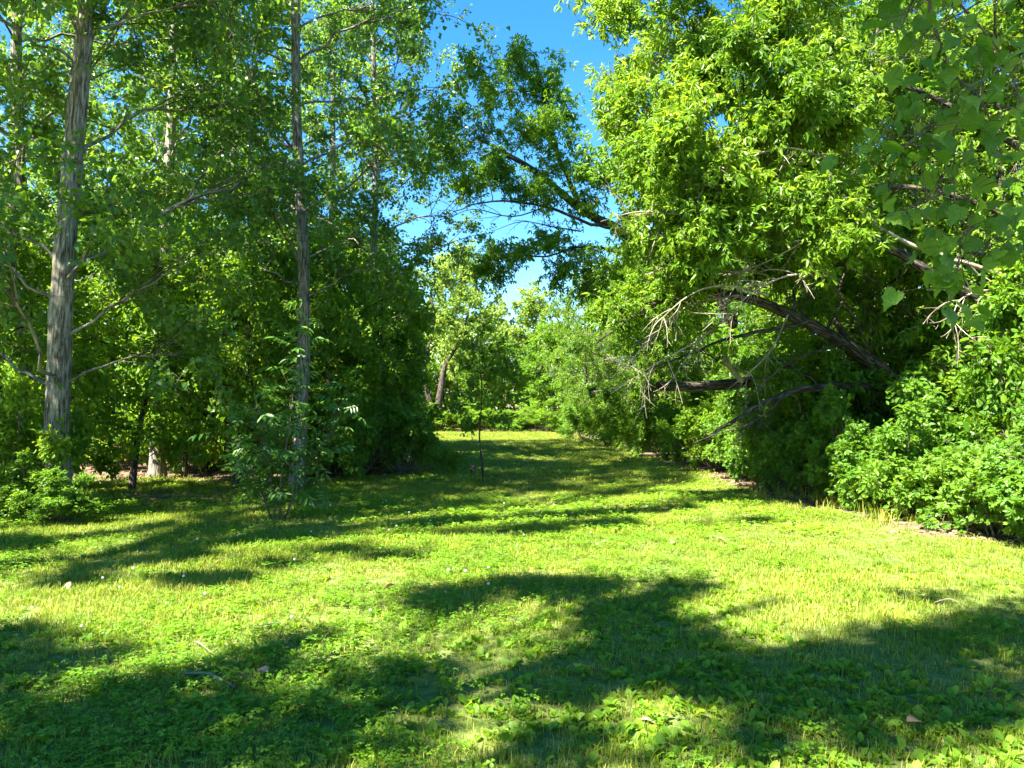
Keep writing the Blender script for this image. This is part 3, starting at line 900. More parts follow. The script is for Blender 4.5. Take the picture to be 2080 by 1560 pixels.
for line in ([at(1500, 600, 12.2), at(1440, 650, 11.8), at(1400, 720, 11.6), at(1350, 790, 11.4)], [at(1560, 560, 12.3), at(1480, 540, 11.9), at(1390, 530, 11.6), at(1310, 560, 11.4)],
             [at(1600, 640, 12.4), at(1560, 720, 12.0), at(1480, 790, 11.7)], [at(1700, 420, 12.2), at(1600, 470, 11.9), at(1500, 500, 11.6), at(1420, 530, 11.4)]):
    bare_twigs(R1, rng, smooth_line(line, 4) - o, 9, 0.7, M['dead_wood'])

for line in ([at(1720, 700, 12.6), at(1640, 720, 12.1), at(1560, 770, 11.8), at(1500, 840, 11.6)], [at(1480, 640, 12.0), at(1420, 690, 11.6), at(1330, 740, 11.3), at(1240, 800, 11.2)],
             [at(1600, 800, 12.0), at(1540, 850, 11.6), at(1480, 880, 11.4)], [at(1500, 600, 12.2), at(1400, 620, 11.7), at(1320, 690, 11.4), at(1260, 760, 11.2)],
             [at(1780, 740, 12.6), at(1720, 620, 12.0), at(1640, 540, 11.7), at(1540, 500, 11.5)], [at(1850, 640, 12.0), at(1760, 560, 11.6), at(1680, 540, 11.3)]):
    bare_twigs(R1, rng, smooth_line(line, 4) - o, 10, 0.7, M['old_bark'] if rng.random() < 0.6 else M['dead_wood'])

# second leaning tree: heavy limbs entering from the right, and the tall bright crown
rng = np.random.default_rng(78)
o = np.array([8.9, 11.4, 0.0])
R3 = thing('box_elder_tree', 'tall bright box elder on the right with heavy limbs crossing the frame', 'tree', tuple(o), 0)
tp = [o + np.array([0, 0, -0.05]), o + np.array([0.1, 0, 1.2]), o + np.array([-0.1, 0, 2.4]), o + np.array([-0.3, 0.1, 4.0]), o + np.array([-0.2, 0.2, 6.0]), o + np.array([-0.5, 0.3, 8.5])]
tl = smooth_line(tp, 4)
w = Wood(); w.tubes(tl - o, np.linspace(0.3, 0.09, len(tl)), 12, 0.05, rng)
obj('trunk', w.mesh('trunk', M['old_bark']), R3)
la = [o + np.array([-0.1, 0, 2.5]), at(2080, 640, 11.0), at(1930, 578, 11.0), at(1830, 515, 11.0), at(1740, 476, 11.1), at(1640, 440, 11.2), at(1540, 412, 11.3), at(1460, 400, 11.4)]
lb = [o + np.array([-0.1, 0, 2.9]), at(2080, 575, 10.8), at(1930, 525, 10.8), at(1820, 482, 10.9), at(1740, 425, 10.9), at(1650, 378, 11.0), at(1560, 388, 11.0), at(1470, 430, 11.0)]
lc = [o + np.array([-0.2, 0.1, 3.8]), at(2000, 420, 11.6), at(1850, 380, 11.8), at(1700, 375, 11.9), at(1640, 340, 12.0), at(1560, 330, 12.0)]
ld = [o + np.array([-0.2, 0.1, 5.2]), at(1900, 200, 11.8), at(1700, 130, 12.0), at(1520, 110, 12.2), at(1400, 90, 12.3)]
limb_obj(R3, la, 0.105, 0.022, M['old_bark'], rng, o=o)
limb_obj(R3, lb, 0.045, 0.008, M['dead_wood'], rng, 'dead_limb', o=o)
limb_obj(R3, lc, 0.06, 0.015, M['old_bark'], rng, o=o)
limb_obj(R3, ld, 0.055, 0.015, M['old_bark'], rng, o=o)
items = []
for py in range(-60, 520, 88):
    for px in range(1290, 2140, 118):
        x_, y_ = px + rng.normal(0, 28) + (py // 88 % 2) * 50, py + rng.normal(0, 22)
        if y_ > 300 and x_ > 1600 and rng.random() < 0.55:
            continue
        items.append((x_, y_, 11.6 + (x_ - 1290) * 0.0012 + rng.normal(0, 0.8), rng.uniform(62, 92)))
for k in range(26):
    items.append((rng.uniform(1300, 1900), rng.uniform(0, 500), rng.uniform(10.2, 11.2), rng.uniform(45, 70)))
items += [(1265, 40, 12.2, 42), (1262, 170, 12.4, 45), (1250, 250, 12.6, 40), (1285, 330, 12.6, 45), (1330, -40, 12.5, 60)]
att = np.concatenate([smooth_line(l, 3)[5:] for l in (la, lc, ld)] + [tl[8:]])
cl = off(px_clumps(items, att), o)
kw = dict(ELDER, nsub=7, ntwig=7, nleaf=11, limb_r=0.022)
limbs, fine, lv = grow(rng, cl, **kw)
obj('limbs', limbs.mesh('limbs', M['old_bark']), R3, 'stuff'); obj('twigs', fine.mesh('twigs', M['twig_bark']), R3, 'stuff')
obj('crown', leaves_mesh('crown', TRIFOL, *lv, M['elder_leaf'], rng), R3, 'stuff')
for line in ([at(1650, 378, 11.0), at(1540, 440, 10.8), at(1450, 500, 10.7), at(1380, 540, 10.6)], [at(1560, 388, 11.0), at(1480, 380, 10.8), at(1400, 420, 10.7), at(1300, 460, 10.6)],
             [at(1740, 425, 10.9), at(1650, 480, 10.7), at(1560, 530, 10.6), at(1480, 560, 10.5)]):
    bare_twigs(R3, rng, smooth_line(line, 4) - o, 10, 0.75, M['dead_wood'])

for line in ([at(1700, 330, 10.6), at(1600, 300, 10.4), at(1500, 330, 10.3), at(1420, 380, 10.2)], [at(1500, 470, 10.5), at(1400, 440, 10.3), at(1300, 430, 10.2), at(1220, 450, 10.2)],
             [at(1560, 600, 10.9), at(1470, 580, 10.6), at(1400, 600, 10.4), at(1330, 660, 10.3)], [at(1680, 560, 10.8), at(1600, 560, 10.5), at(1520, 600, 10.4), at(1480, 650, 10.3)],
             [at(2060, 600, 10.0), at(2000, 590, 9.9), at(1950, 610, 9.8), at(1930, 660, 9.8)]):
    bare_twigs(R3, rng, smooth_line(line, 4) - o, 11, 0.65, M['dead_wood'])

# the darker tree whose limb reaches across the sky
rng = np.random.default_rng(79)
o = np.array([5.9, 18.0, 0.0])
R2 = thing('box_elder_tree', 'dark limbed box elder reaching left across the blue sky gap', 'tree', tuple(o), 0)
tp = [o + np.array([0, 0, -0.05]), o + np.array([-0.1, 0, 1.4]), at(1480, 640, 18), at(1380, 545, 18), at(1260, 468, 18), at(1180, 425, 18), at(1090, 350, 18), at(1020, 308, 18)]
tl = smooth_line(tp, 4)
w = Wood(); w.tubes(tl - o, np.linspace(0.2, 0.055, len(tl)), 12, 0.05, rng)
obj('trunk', w.mesh('trunk', M['old_bark']), R2)
lm = [at(1180, 425, 18), at(1140, 330, 18), at(1110, 220, 18), at(1085, 110, 18)]
limb_obj(R2, lm, 0.07, 0.02, M['old_bark'], rng, o=o)
ln_ = [at(1260, 468, 18), at(1200, 455, 17.8), at(1110, 420, 17.6), at(1000, 408, 17.4), at(920, 430, 17.2)]
limb_obj(R2, ln_, 0.05, 0.012, M['old_bark'], rng, o=o)
lo_ = [at(1380, 545, 18), at(1290, 520, 17.8), at(1190, 500, 17.6), at(1110, 520, 17.5), at(1020, 520, 17.4)]
limb_obj(R2, lo_, 0.05, 0.012, M['old_bark'], rng, o=o)
items = [(1085, 105, 18, 48), (1040, 135, 18, 48), (1120, 150, 18, 42), (1000, 190, 18, 50), (1070, 200, 18, 55), (1140, 215, 18, 40), (950, 130, 18, 28), (925, 235, 18, 50), (890, 275, 17.8, 48),
         (985, 260, 18, 52), (1060, 270, 18, 40), (1140, 250, 17.8, 42), (1090, 250, 17.6, 34), (930, 320, 17.8, 42), (1010, 320, 17.5, 40), (1000, 345, 17.4, 28), (1150, 310, 17.8, 45), (1190, 360, 17.8, 45), (1110, 350, 17.8, 35),
         (960, 375, 17.8, 32), (1040, 385, 17.6, 38), (1100, 390, 17.6, 34), (1240, 370, 18, 48), (1200, 420, 18, 36), (1120, 490, 17.6, 36), (1080, 520, 17.6, 42), (1020, 512, 17.4, 26), (1000, 545, 17.4, 20), (1130, 545, 17.6, 50),
         (1190, 520, 17.8, 46), (1240, 560, 18, 55), (1300, 500, 18.2, 60), (1310, 420, 18.2, 60), (1190, 590, 17.8, 45), (1280, 630, 18, 60), (1400, 480, 18.5, 80), (1400, 620, 18.5, 80), (1450, 680, 17.2, 70), (1500, 600, 17.4, 70), (1540, 720, 17.2, 60)]
att = np.concatenate([tl[8:], smooth_line(lm, 3), smooth_line(ln_, 3)[2:], smooth_line(lo_, 3)[2:]])
cl = off(px_clumps(items, att), o)
kw = dict(ELDER, nsub=6, ntwig=5, nleaf=13, limb_r=0.022, leaf_size=0.165)
limbs, fine, lv = grow(rng, cl, **kw)
obj('limbs', limbs.mesh('limbs', M['old_bark']), R2, 'stuff'); obj('twigs', fine.mesh('twigs', M['twig_bark']), R2, 'stuff')
obj('crown', leaves_mesh('crown', TRIFOL, *lv, M['maple_leaf'], rng), R2, 'stuff')
for line in ([at(1110, 420, 17.6), at(1040, 440, 17.4), at(960, 425, 17.3), at(900, 450, 17.2)], [at(1180, 470, 17.6), at(1120, 460, 17.4), at(1060, 450, 17.3), at(1000, 470, 17.2)]):
    bare_twigs(R2, rng, smooth_line(line, 4) - o, 9, 0.8, M['old_bark'])

# ------------------------------------------------------------------ bushy trees: prototype and copies
def bushy_proto(root, seed, H, rad, tmpl, leaf, n=26, z0=0.8, leaf_size=0.15, nleaf=9, nsub=6, ntwig=6, stems=3, droop=0.45):
    rng = np.random.default_rng(seed)
    w = Wood()
    st = []
    for k in range(stems):
        az = k * 6.283 / stems + rng.normal(0, 0.4)
        sp = rad * 0.38
        pts = [np.array([0.08 * math.cos(az), 0.08 * math.sin(az), -0.05]), np.array([sp * 0.35 * math.cos(az), sp * 0.35 * math.sin(az), H * 0.25]),
               np.array([sp * 0.8 * math.cos(az + 0.2), sp * 0.8 * math.sin(az + 0.2), H * 0.55]), np.array([sp * math.cos(az + 0.3), sp * math.sin(az + 0.3), H * 0.88])]
        p = smooth_line(pts, 5)
        st.append(p)
        w.tubes(p, np.linspace(0.03 + 0.011 * H, 0.015, len(p)), 9, 0.05, rng)
    obj('trunk', w.mesh('trunk', M['old_bark']), root)
    st = np.concatenate(st)
    cl = []
    for i in range(n):
        u = (i + 0.5) / n
        z = z0 + (H - z0) * u
        R = rad * (1 - abs(u - 0.42) ** 1.8 * 1.9)
        az = i * 2.399 + rng.normal(0, 0.3)
        rr = max(R, 0.2) * rng.uniform(0.4, 0.85)
        c = np.array([rr * math.cos(az), rr * math.sin(az), z])
        dist = np.linalg.norm(st - c, axis=1) + np.maximum(st[:, 2] - c[2] + 0.3, 0) * 1.5
        cl.append((st[int(np.argmin(dist))], c, (rad * 0.42, rad * 0.42, rad * 0.34)))
    kw = dict(nsub=nsub, ntwig=ntwig, nleaf=nleaf, twig_len=0.1 + rad * 0.13, leaf_size=leaf_size, droop=droop, up=0.6, limb_r=0.025, spread=0.06)
    limbs, fine, lv = grow(rng, cl, **kw)
    obj('limbs', limbs.mesh('limbs', M['old_bark']), root, 'stuff'); obj('twigs', fine.mesh('twigs', M['twig_bark']), root, 'stuff')
    obj('crown', leaves_mesh('crown', tmpl, *lv, leaf, rng), root, 'stuff')


GB = 'leafy trees closing in the lawn'
T1 = thing('bushy_tree', 'bright box elder bulging over the lawn edge behind the leaning trunk', 'tree', (6.6, 21.5, 0), 0.4, GB)
bushy_proto(T1, 901, 8.0, 3.2, TRIFOL, M['elder_leaf'], 34, 0.8, 0.19, 9, 7, 6)
T2 = thing('bushy_tree', 'sunlit rounded maple beyond the dark shrubs on the left of the lawn', 'tree', ground_at(715, 26.0), 1.0, GB)
bushy_proto(T2, 902, 7.9, 2.9, OVAL, M['maple_leaf'], 36, 0.6, 0.145, 15, 7, 7)
T3 = thing('bushy_tree', 'pale feathery tree at the far end of the lawn under the sky gap', 'tree', ground_at(940, 60.0), 0.0, GB)
bushy_proto(T3, 903, 14.0, 4.2, OVAL, M['far_leaf'], 40, 2.5, 0.27, 11, 6, 6, 2)
U1 = thing('understorey_tree', 'slim leafy understorey tree right of the stout poplar catching the sun', 'tree', ground_at(262, 14.6), 0.5, GB)
bushy_proto(U1, 904, 4.6, 1.5, OVAL, M['bright_shrub_leaf'], 22, 0.7, 0.115, 12, 6, 6, 1)
for px, d, rz, sc_, lab in ((475, 15.6, 1.4, (0.9, 0.9, 1.0), 'slim leafy understorey tree midway between the two pale trunks'), (690, 17.2, 2.7, (0.95, 0.95, 0.9), 'slim leafy understorey tree just right of the slender poplar'),
                            (45, 12.6, 3.8, (0.9, 0.9, 0.95), 'slim leafy understorey tree left of the stout poplar'), (780, 19.6, 4.9, (1.0, 1.0, 1.1), 'slim leafy understorey tree behind the dark shrubs by the lawn'),
                            (375, 17.6, 5.8, (1.0, 1.0, 1.1), 'slim leafy understorey tree behind the sunlit shrub'), (575, 18.4, 0.8, (1.0, 1.0, 1.15), 'slim leafy understorey tree behind the slender poplar'),
                            (2150, 9.9, 1.9, (0.9, 0.9, 0.85), 'slim leafy tree in the thicket at the right edge'), (2010, 12.3, 3.1, (0.7, 0.7, 0.7), 'slim leafy tree in the thicket below the heavy limbs'), (1790, 15.4, 4.4, (1.0, 1.0, 0.75), 'slim leafy tree in the thicket behind the split base')):
    copy_tree(U1, 'understorey_tree', lab, 'tree', ground_at(px, d), rz, sc_, GB)
for src_, loc, rz, s, lab in (
        (T1, (7.6, 15.2, 0), 1.7, (1.15, 1.15, 1.2), 'bright box elder rising behind the arching trunk'),
        (T1, (9.4, 12.9, 0), 4.6, (1.05, 1.05, 1.2), 'bright box elder rising behind the heavy limbs at the right'),
        (T1, (5.6, 28.0, 0), 2.0, (0.95, 0.95, 0.95), 'second bright box elder along the right edge of the lawn'),
        (T1, (5.2, 35.0, 0), 4.1, (1.0, 1.0, 1.05), 'third bright box elder further along the right edge of the lawn'),
        (T1, (4.6, 43.0, 0), 5.4, (1.0, 1.0, 1.15), 'yellow green box elder at the far right corner of the lawn'),
        (T1, (9.6, 16.5, 0), 3.0, (1.1, 1.1, 1.1), 'box elder filling the dark space behind the leaning trunk'),
        (T1, (10.5, 24.0, 0), 1.2, (1.2, 1.2, 1.25), 'tall box elder standing back from the lawn behind the right border'),
        (T1, (11.2, 9.2, 0), 0.2, (1.0, 1.0, 1.0), 'box elder at the right edge behind the near thicket'),
        (T1, (12.6, 13.4, 0), 2.4, (1.0, 1.0, 1.0), 'box elder far back at the right edge behind the heavy limbs'),
        (T1, (13.2, 19.5, 0), 5.1, (1.1, 1.1, 1.05), 'box elder far back behind the split trunk'),
        (T1, (9.8, 31.0, 0), 0.9, (1.1, 1.1, 1.1), 'box elder standing back behind the middle of the right row'),
        (T1, (9.0, 40.0, 0), 3.4, (1.2, 1.2, 1.1), 'box elder standing back behind the end of the right row'),
        (T2, ground_at(-60, 21.0), 0.7, (1.0, 1.0, 1.1), 'leafy understorey maple at the left edge deep in the wood'),
        (T2, ground_at(560, 30.0), 2.6, (1.1, 1.1, 1.15), 'dark rounded maple deep in the wood right of the slender poplar'),
        (T2, ground_at(180, 27.0), 4.4, (1.2, 1.2, 1.1), 'dark rounded maple deep in the wood left of the lit shrub'),
        (T2, ground_at(370, 33.0), 5.6, (1.2, 1.2, 1.2), 'dark rounded maple showing between the poplar trunks'),
        (T2, ground_at(425, 19.5), 0.3, (0.8, 0.8, 0.85), 'leafy understorey maple between the stout and the slender poplar'),
        (T2, ground_at(205, 25.0), 1.9, (1.0, 1.0, 1.1), 'leafy understorey maple behind the stout poplar'),
        (T2, ground_at(640, 21.5), 3.9, (0.72, 0.72, 0.8), 'leafy understorey maple just right of the slender poplar'),
        (T3, ground_at(1010, 84.0), 2.7, (1.3, 1.3, 0.8), 'pale tree in the last row, straight beyond the lawn'),
        (T3, ground_at(900, 88.0), 5.7, (1.4, 1.4, 0.85), 'pale tree in the last row left of the lawn axis'),
        (T3, ground_at(1120, 92.0), 0.7, (1.4, 1.4, 0.8), 'pale tree in the last row right of the lawn axis'),
        (T3, ground_at(700, 85.0), 1.7, (1.5, 1.5, 0.9), 'pale tree in the last row behind the rounded maple'),
        (T2, ground_at(915, 61.0), 1.2, (1.2, 1.2, 0.6), 'low rounded tree right behind the two stemmed tree'),
        (T2, ground_at(1010, 57.0), 2.2, (1.25, 1.25, 0.8), 'rounded green tree behind the far hedge, right of the lawn axis'),
        (T2, ground_at(800, 57.0), 0.2, (1.3, 1.3, 0.95), 'rounded green tree behind the far hedge, left of the two stemmed tree'),
        (T2, ground_at(1130, 54.0), 4.2, (1.2, 1.2, 0.95), 'rounded green tree behind the far hedge at its right end'),
        (T3, ground_at(1085, 66.0), 2.0, (1.0, 1.0, 0.85), 'pale tree right of the feathery one at the far end'),
        (T3, ground_at(800, 72.0), 4.0, (1.1, 1.1, 0.9), 'pale tree glimpsed behind the two stemmed tree'),
        (T3, ground_at(1240, 74.0), 1.1, (1.2, 1.2, 0.95), 'pale tree far behind the right row of box elders'),
        (T3, ground_at(520, 62.0), 1.1, (1.3, 1.3, 0.9), 'pale tree far behind the wood, seen through its gaps'),
        (T3, ground_at(180, 60.0), 3.1, (1.3, 1.3, 0.8), 'pale tree far behind the stout poplar')):
    copy_tree(src_, 'bushy_tree', lab, 'tree', loc, rz, s, GB)

# two stemmed tree at the far end
rng = np.random.default_rng(80)
o = np.array(ground_at(886, 52.0))
F1 = thing('forked_tree', 'small tree with two dark stems forking low at the far lawn end', 'tree', tuple(o), 0)
s1 = smooth_line([o, at(885, 845, 52), at(868, 800, 52), at(862, 740, 52), at(880, 660, 52), at(875, 590, 52)], 4)
s2 = smooth_line([o, at(888, 845, 52), at(896, 790, 52), at(905, 740, 52), at(935, 690, 52), at(950, 640, 52)], 4)
for s_ in (s1, s2):
    w = Wood(); w.tubes(s_ - o, np.linspace(0.34, 0.08, len(s_)), 8, 0.05, rng)
    obj('stem', w.mesh('stem', M['old_bark']), F1)
items = [(840, 700, 52, 45), (870, 640, 52, 50), (930, 650, 52, 50), (900, 700, 52, 40), (960, 690, 52, 40), (850, 580, 52, 40), (905, 580, 52, 45), (960, 600, 52, 45), (820, 650, 52, 30), (900, 530, 52, 35), (990, 650, 52, 30)]
cl = off(px_clumps(items, np.concatenate([s1[8:], s2[8:]])), o)
limbs, fine, lv = grow(rng, cl, 7, 6, 14, 0.7, 0.24, 0.4, 0.6, None, 0.05, 0.12)
obj('limbs', limbs.mesh('limbs', M['old_bark']), F1, 'stuff'); obj('twigs', fine.mesh('twigs', M['twig_bark']), F1, 'stuff')
obj('crown', leaves_mesh('crown', OVAL, *lv, M['far_leaf'], rng), F1, 'stuff')

# ------------------------------------------------------------------ saplings
rng = np.random.default_rng(81)
o = np.array([gr(982, 976)[0], gr(982, 976)[1], 0.0])
d_ = o[1]
S1 = thing('sapling', 'young tree with thin bare stem standing alone in the middle of the lawn', 'sapling', tuple(o), 0)
tl = smooth_line([o + np.array([0, 0, -0.03]), at(978, 930, d_), at(974, 885, d_ + 0.05), at(979, 800, d_ + 0.1), at(974, 720, d_ + 0.05), at(981, 655, d_)], 4)
w = Wood(); w.tubes(tl - o, np.linspace(0.026, 0.006, len(tl)), 8, 0.05, rng)
obj('trunk', w.mesh('trunk', M['old_bark']), S1)
items = [(955, 860, d_, 26), (1010, 850, d_, 28), (930, 820, d_, 26), (1020, 800, d_, 34), (960, 790, d_, 30), (1000, 750, d_, 34), (945, 745, d_, 28), (1035, 745, d_, 24), (985, 705, d_, 32), (1015, 700, d_, 22), (955, 700, d_, 20), (980, 665, d_, 22)]
cl = off(px_clumps(items, tl[7:]), o)
limbs, fine, lv = grow(rng, cl, 4, 5, 7, 0.22, 0.105, 0.5, 0.7, None, 0.012, 0.03)
obj('branches', limbs.mesh('branches', M['old_bark']), S1, 'stuff'); obj('twigs', fine.mesh('twigs', M['twig_bark']), S1, 'stuff')
obj('crown', leaves_mesh('crown', OVAL, *lv, M['shrub_leaf'], rng), S1, 'stuff')
g = gr(961, 961)
w = Wood(); w.tubes(np.array([[0, 0, -0.02], [0.0, 0, 0.06], [0.01, 0, 0.15], [0.015, 0, 0.20], [0.02, 0, 0.21]]), np.array([0.07, 0.055, 0.05, 0.035, 0.004]), 9, 0.12, rng)
st_ = obj('stump', w.mesh('stump', M['old_bark'])); st_.location = (g[0], g[1], 0)
tag(st_, 'short dark stump beside the lone young tree', 'stump')

# ash sapling in front of the slender poplar: every compound leaf is a part
rng = np.random.default_rng(82)
o = np.array([gr(560, 1062)[0], gr(560, 1062)[1], 0.0])
d_ = o[1]
S2 = thing('ash_sapling', 'leafy ash sapling with compound leaves in front of the slender poplar', 'sapling', tuple(o), 0)
stems = [[o, at(548, 960, d_), at(535, 900, d_), at(520, 830, d_)], [o + np.array([0.06, 0, 0]), at(572, 960, d_), at(590, 860, d_), at(600, 760, d_), at(622, 660, d_)],
         [o + np.array([-0.05, 0.05, 0]), at(520, 980, d_ + 0.2), at(480, 900, d_ + 0.3)], [o + np.array([0.1, 0.04, 0]), at(620, 950, d_ + 0.2), at(670, 880, d_ + 0.3), at(700, 820, d_ + 0.3)]]
pts = []
for s_ in stems:
    p = smooth_line(s_, 5) - o
    pts.append(p[4:])
    w = Wood(); w.tubes(p, np.linspace(0.016, 0.004, len(p)), 6, 0.05, rng)
    obj('stem', w.mesh('stem', M['twig_bark']), S2)
pts = np.concatenate(pts)
lm_ = [leaves_mesh('leaf', PINNATE, np.zeros((1, 3)), np.array([[0, 1.0, 0]]), np.array([[0, 0, 1.0]]), np.array([1.0]), M['ash_leaf'], np.random.default_rng(s)) for s in range(4)]
from mathutils import Matrix
stalk = []
for k in range(285):
    p0 = pts[rng.integers(0, len(pts))]
    p = p0 + rng.normal(0, 0.15, 3)
    p[2] = max(p[2], 0.15)
    stalk.append((p0, p))
    az = rng.random() * 6.283
    y = Vector((math.cos(az), math.sin(az), rng.normal(0.05, 0.35))).normalized()
    z = Vector((rng.normal(0, 0.35), rng.normal(0, 0.35), 1))
    z = (z - y * z.dot(y)).normalized()
    x = y.cross(z)
    s = rng.uniform(0.24, 0.42)
    lf = obj('leaf', lm_[k % 4], S2)
    lf.matrix_local = Matrix(((x.x * s, y.x * s, z.x * s, p[0]), (x.y * s, y.y * s, z.y * s, p[1]), (x.z * s, y.z * s, z.z * s, max(p[2], 0.15)), (0, 0, 0, 1)))

def stalks_mesh(pairs, r):
    a = np.array([q[0] for q in pairs]); b = np.array([q[1] for q in pairs])
    w = Wood(); w.tubes(bez(a, (a + b) / 2 + np.array([0, 0, 0.02]), b, 4), np.linspace(r * 1.4, r, 4)[None], 4)
    return w.mesh('stalks', M['twig_bark'])


obj('stalks', stalks_mesh(stalk, 0.0022), S2, 'stuff')

# ------------------------------------------------------------------ shrubs
def shrub_proto(root, seed, H, rad, tmpl, leaf, leaf_size, nleaf=10, n=15, nsub=6, ntwig=6):
    rng = np.random.default_rng(seed)
    cl = []
    for i in range(n):
        az = i * 2.399 + rng.normal(0, 0.3)
        u = (i + 0.5) / n
        z = H * (0.18 + 0.68 * u ** 0.8)
        rr = rad * math.sqrt(max(1 - (z / H) ** 2.2, 0.05)) * rng.uniform(0.35, 0.85)
        cl.append((np.array([0.12 * math.cos(az), 0.12 * math.sin(az), 0.0]), np.array([rr * math.cos(az), rr * math.sin(az), z]), (rad * 0.36, rad * 0.36, H * 0.2)))
    for i in range(7):                               # stray shoots that break the outline
        az = rng.random() * 6.283
        out = rng.uniform(0.3, 1.25) * rad
        z = H * (rng.uniform(0.95, 1.4) if out < rad * 0.8 else rng.uniform(0.25, 0.8))
        cl.append((np.array([0.1 * math.cos(az), 0.1 * math.sin(az), 0.0]), np.array([out * math.cos(az), out * math.sin(az), z]), (0.12, 0.12, 0.16)))
    kw = dict(nsub=nsub, ntwig=ntwig, nleaf=nleaf, twig_len=0.26, leaf_size=leaf_size, droop=0.3, up=0.7, limb_r=0.014, spread=0.04)
    limbs, fine, lv = grow(rng, cl, **kw)
    obj('stems', limbs.mesh('stems', M['twig_bark']), root, 'stuff'); obj('twigs', fine.mesh('twigs', M['twig_bark']), root, 'stuff')
    obj('crown', leaves_mesh('crown', tmpl, *lv, leaf, rng), root, 'stuff')


GS = 'shrubs along the lawn'
H1 = thing('shrub', 'dark green shrub at the lawn edge nearest the lone young tree', 'shrub', ground_at(822, 17.9), 0, GS)
shrub_proto(H1, 1, 1.75, 1.2, OVAL, M['shrub_leaf'], 0.095, 13, 17)
H2 = thing('shrub', 'sunlit shrub behind the bare ground between the two pale poplar trunks', 'shrub', ground_at(385, 18.6), 0, GS)
shrub_proto(H2, 2, 2.1, 1.35, OVAL, M['bright_shrub_leaf'], 0.095, 13, 18)
H3 = thing('shrub', 'big leaved bush at the right edge in front of the thicket', 'shrub', (5.95, 9.1, 0), 0, GS, (0.9, 0.9, 0.8))
shrub_proto(H3, 3, 1.5, 0.95, FIVE, M['shrub_leaf'], 0.12, 8, 16, 6, 5)
H4 = thing('shrub', 'loose green shrub below the drooping dark limb', 'shrub', (5.6, 13.2, 0), 0, GS)
shrub_proto(H4, 4, 1.7, 1.1, OVAL, M['shrub_leaf'], 0.10, 12, 16)
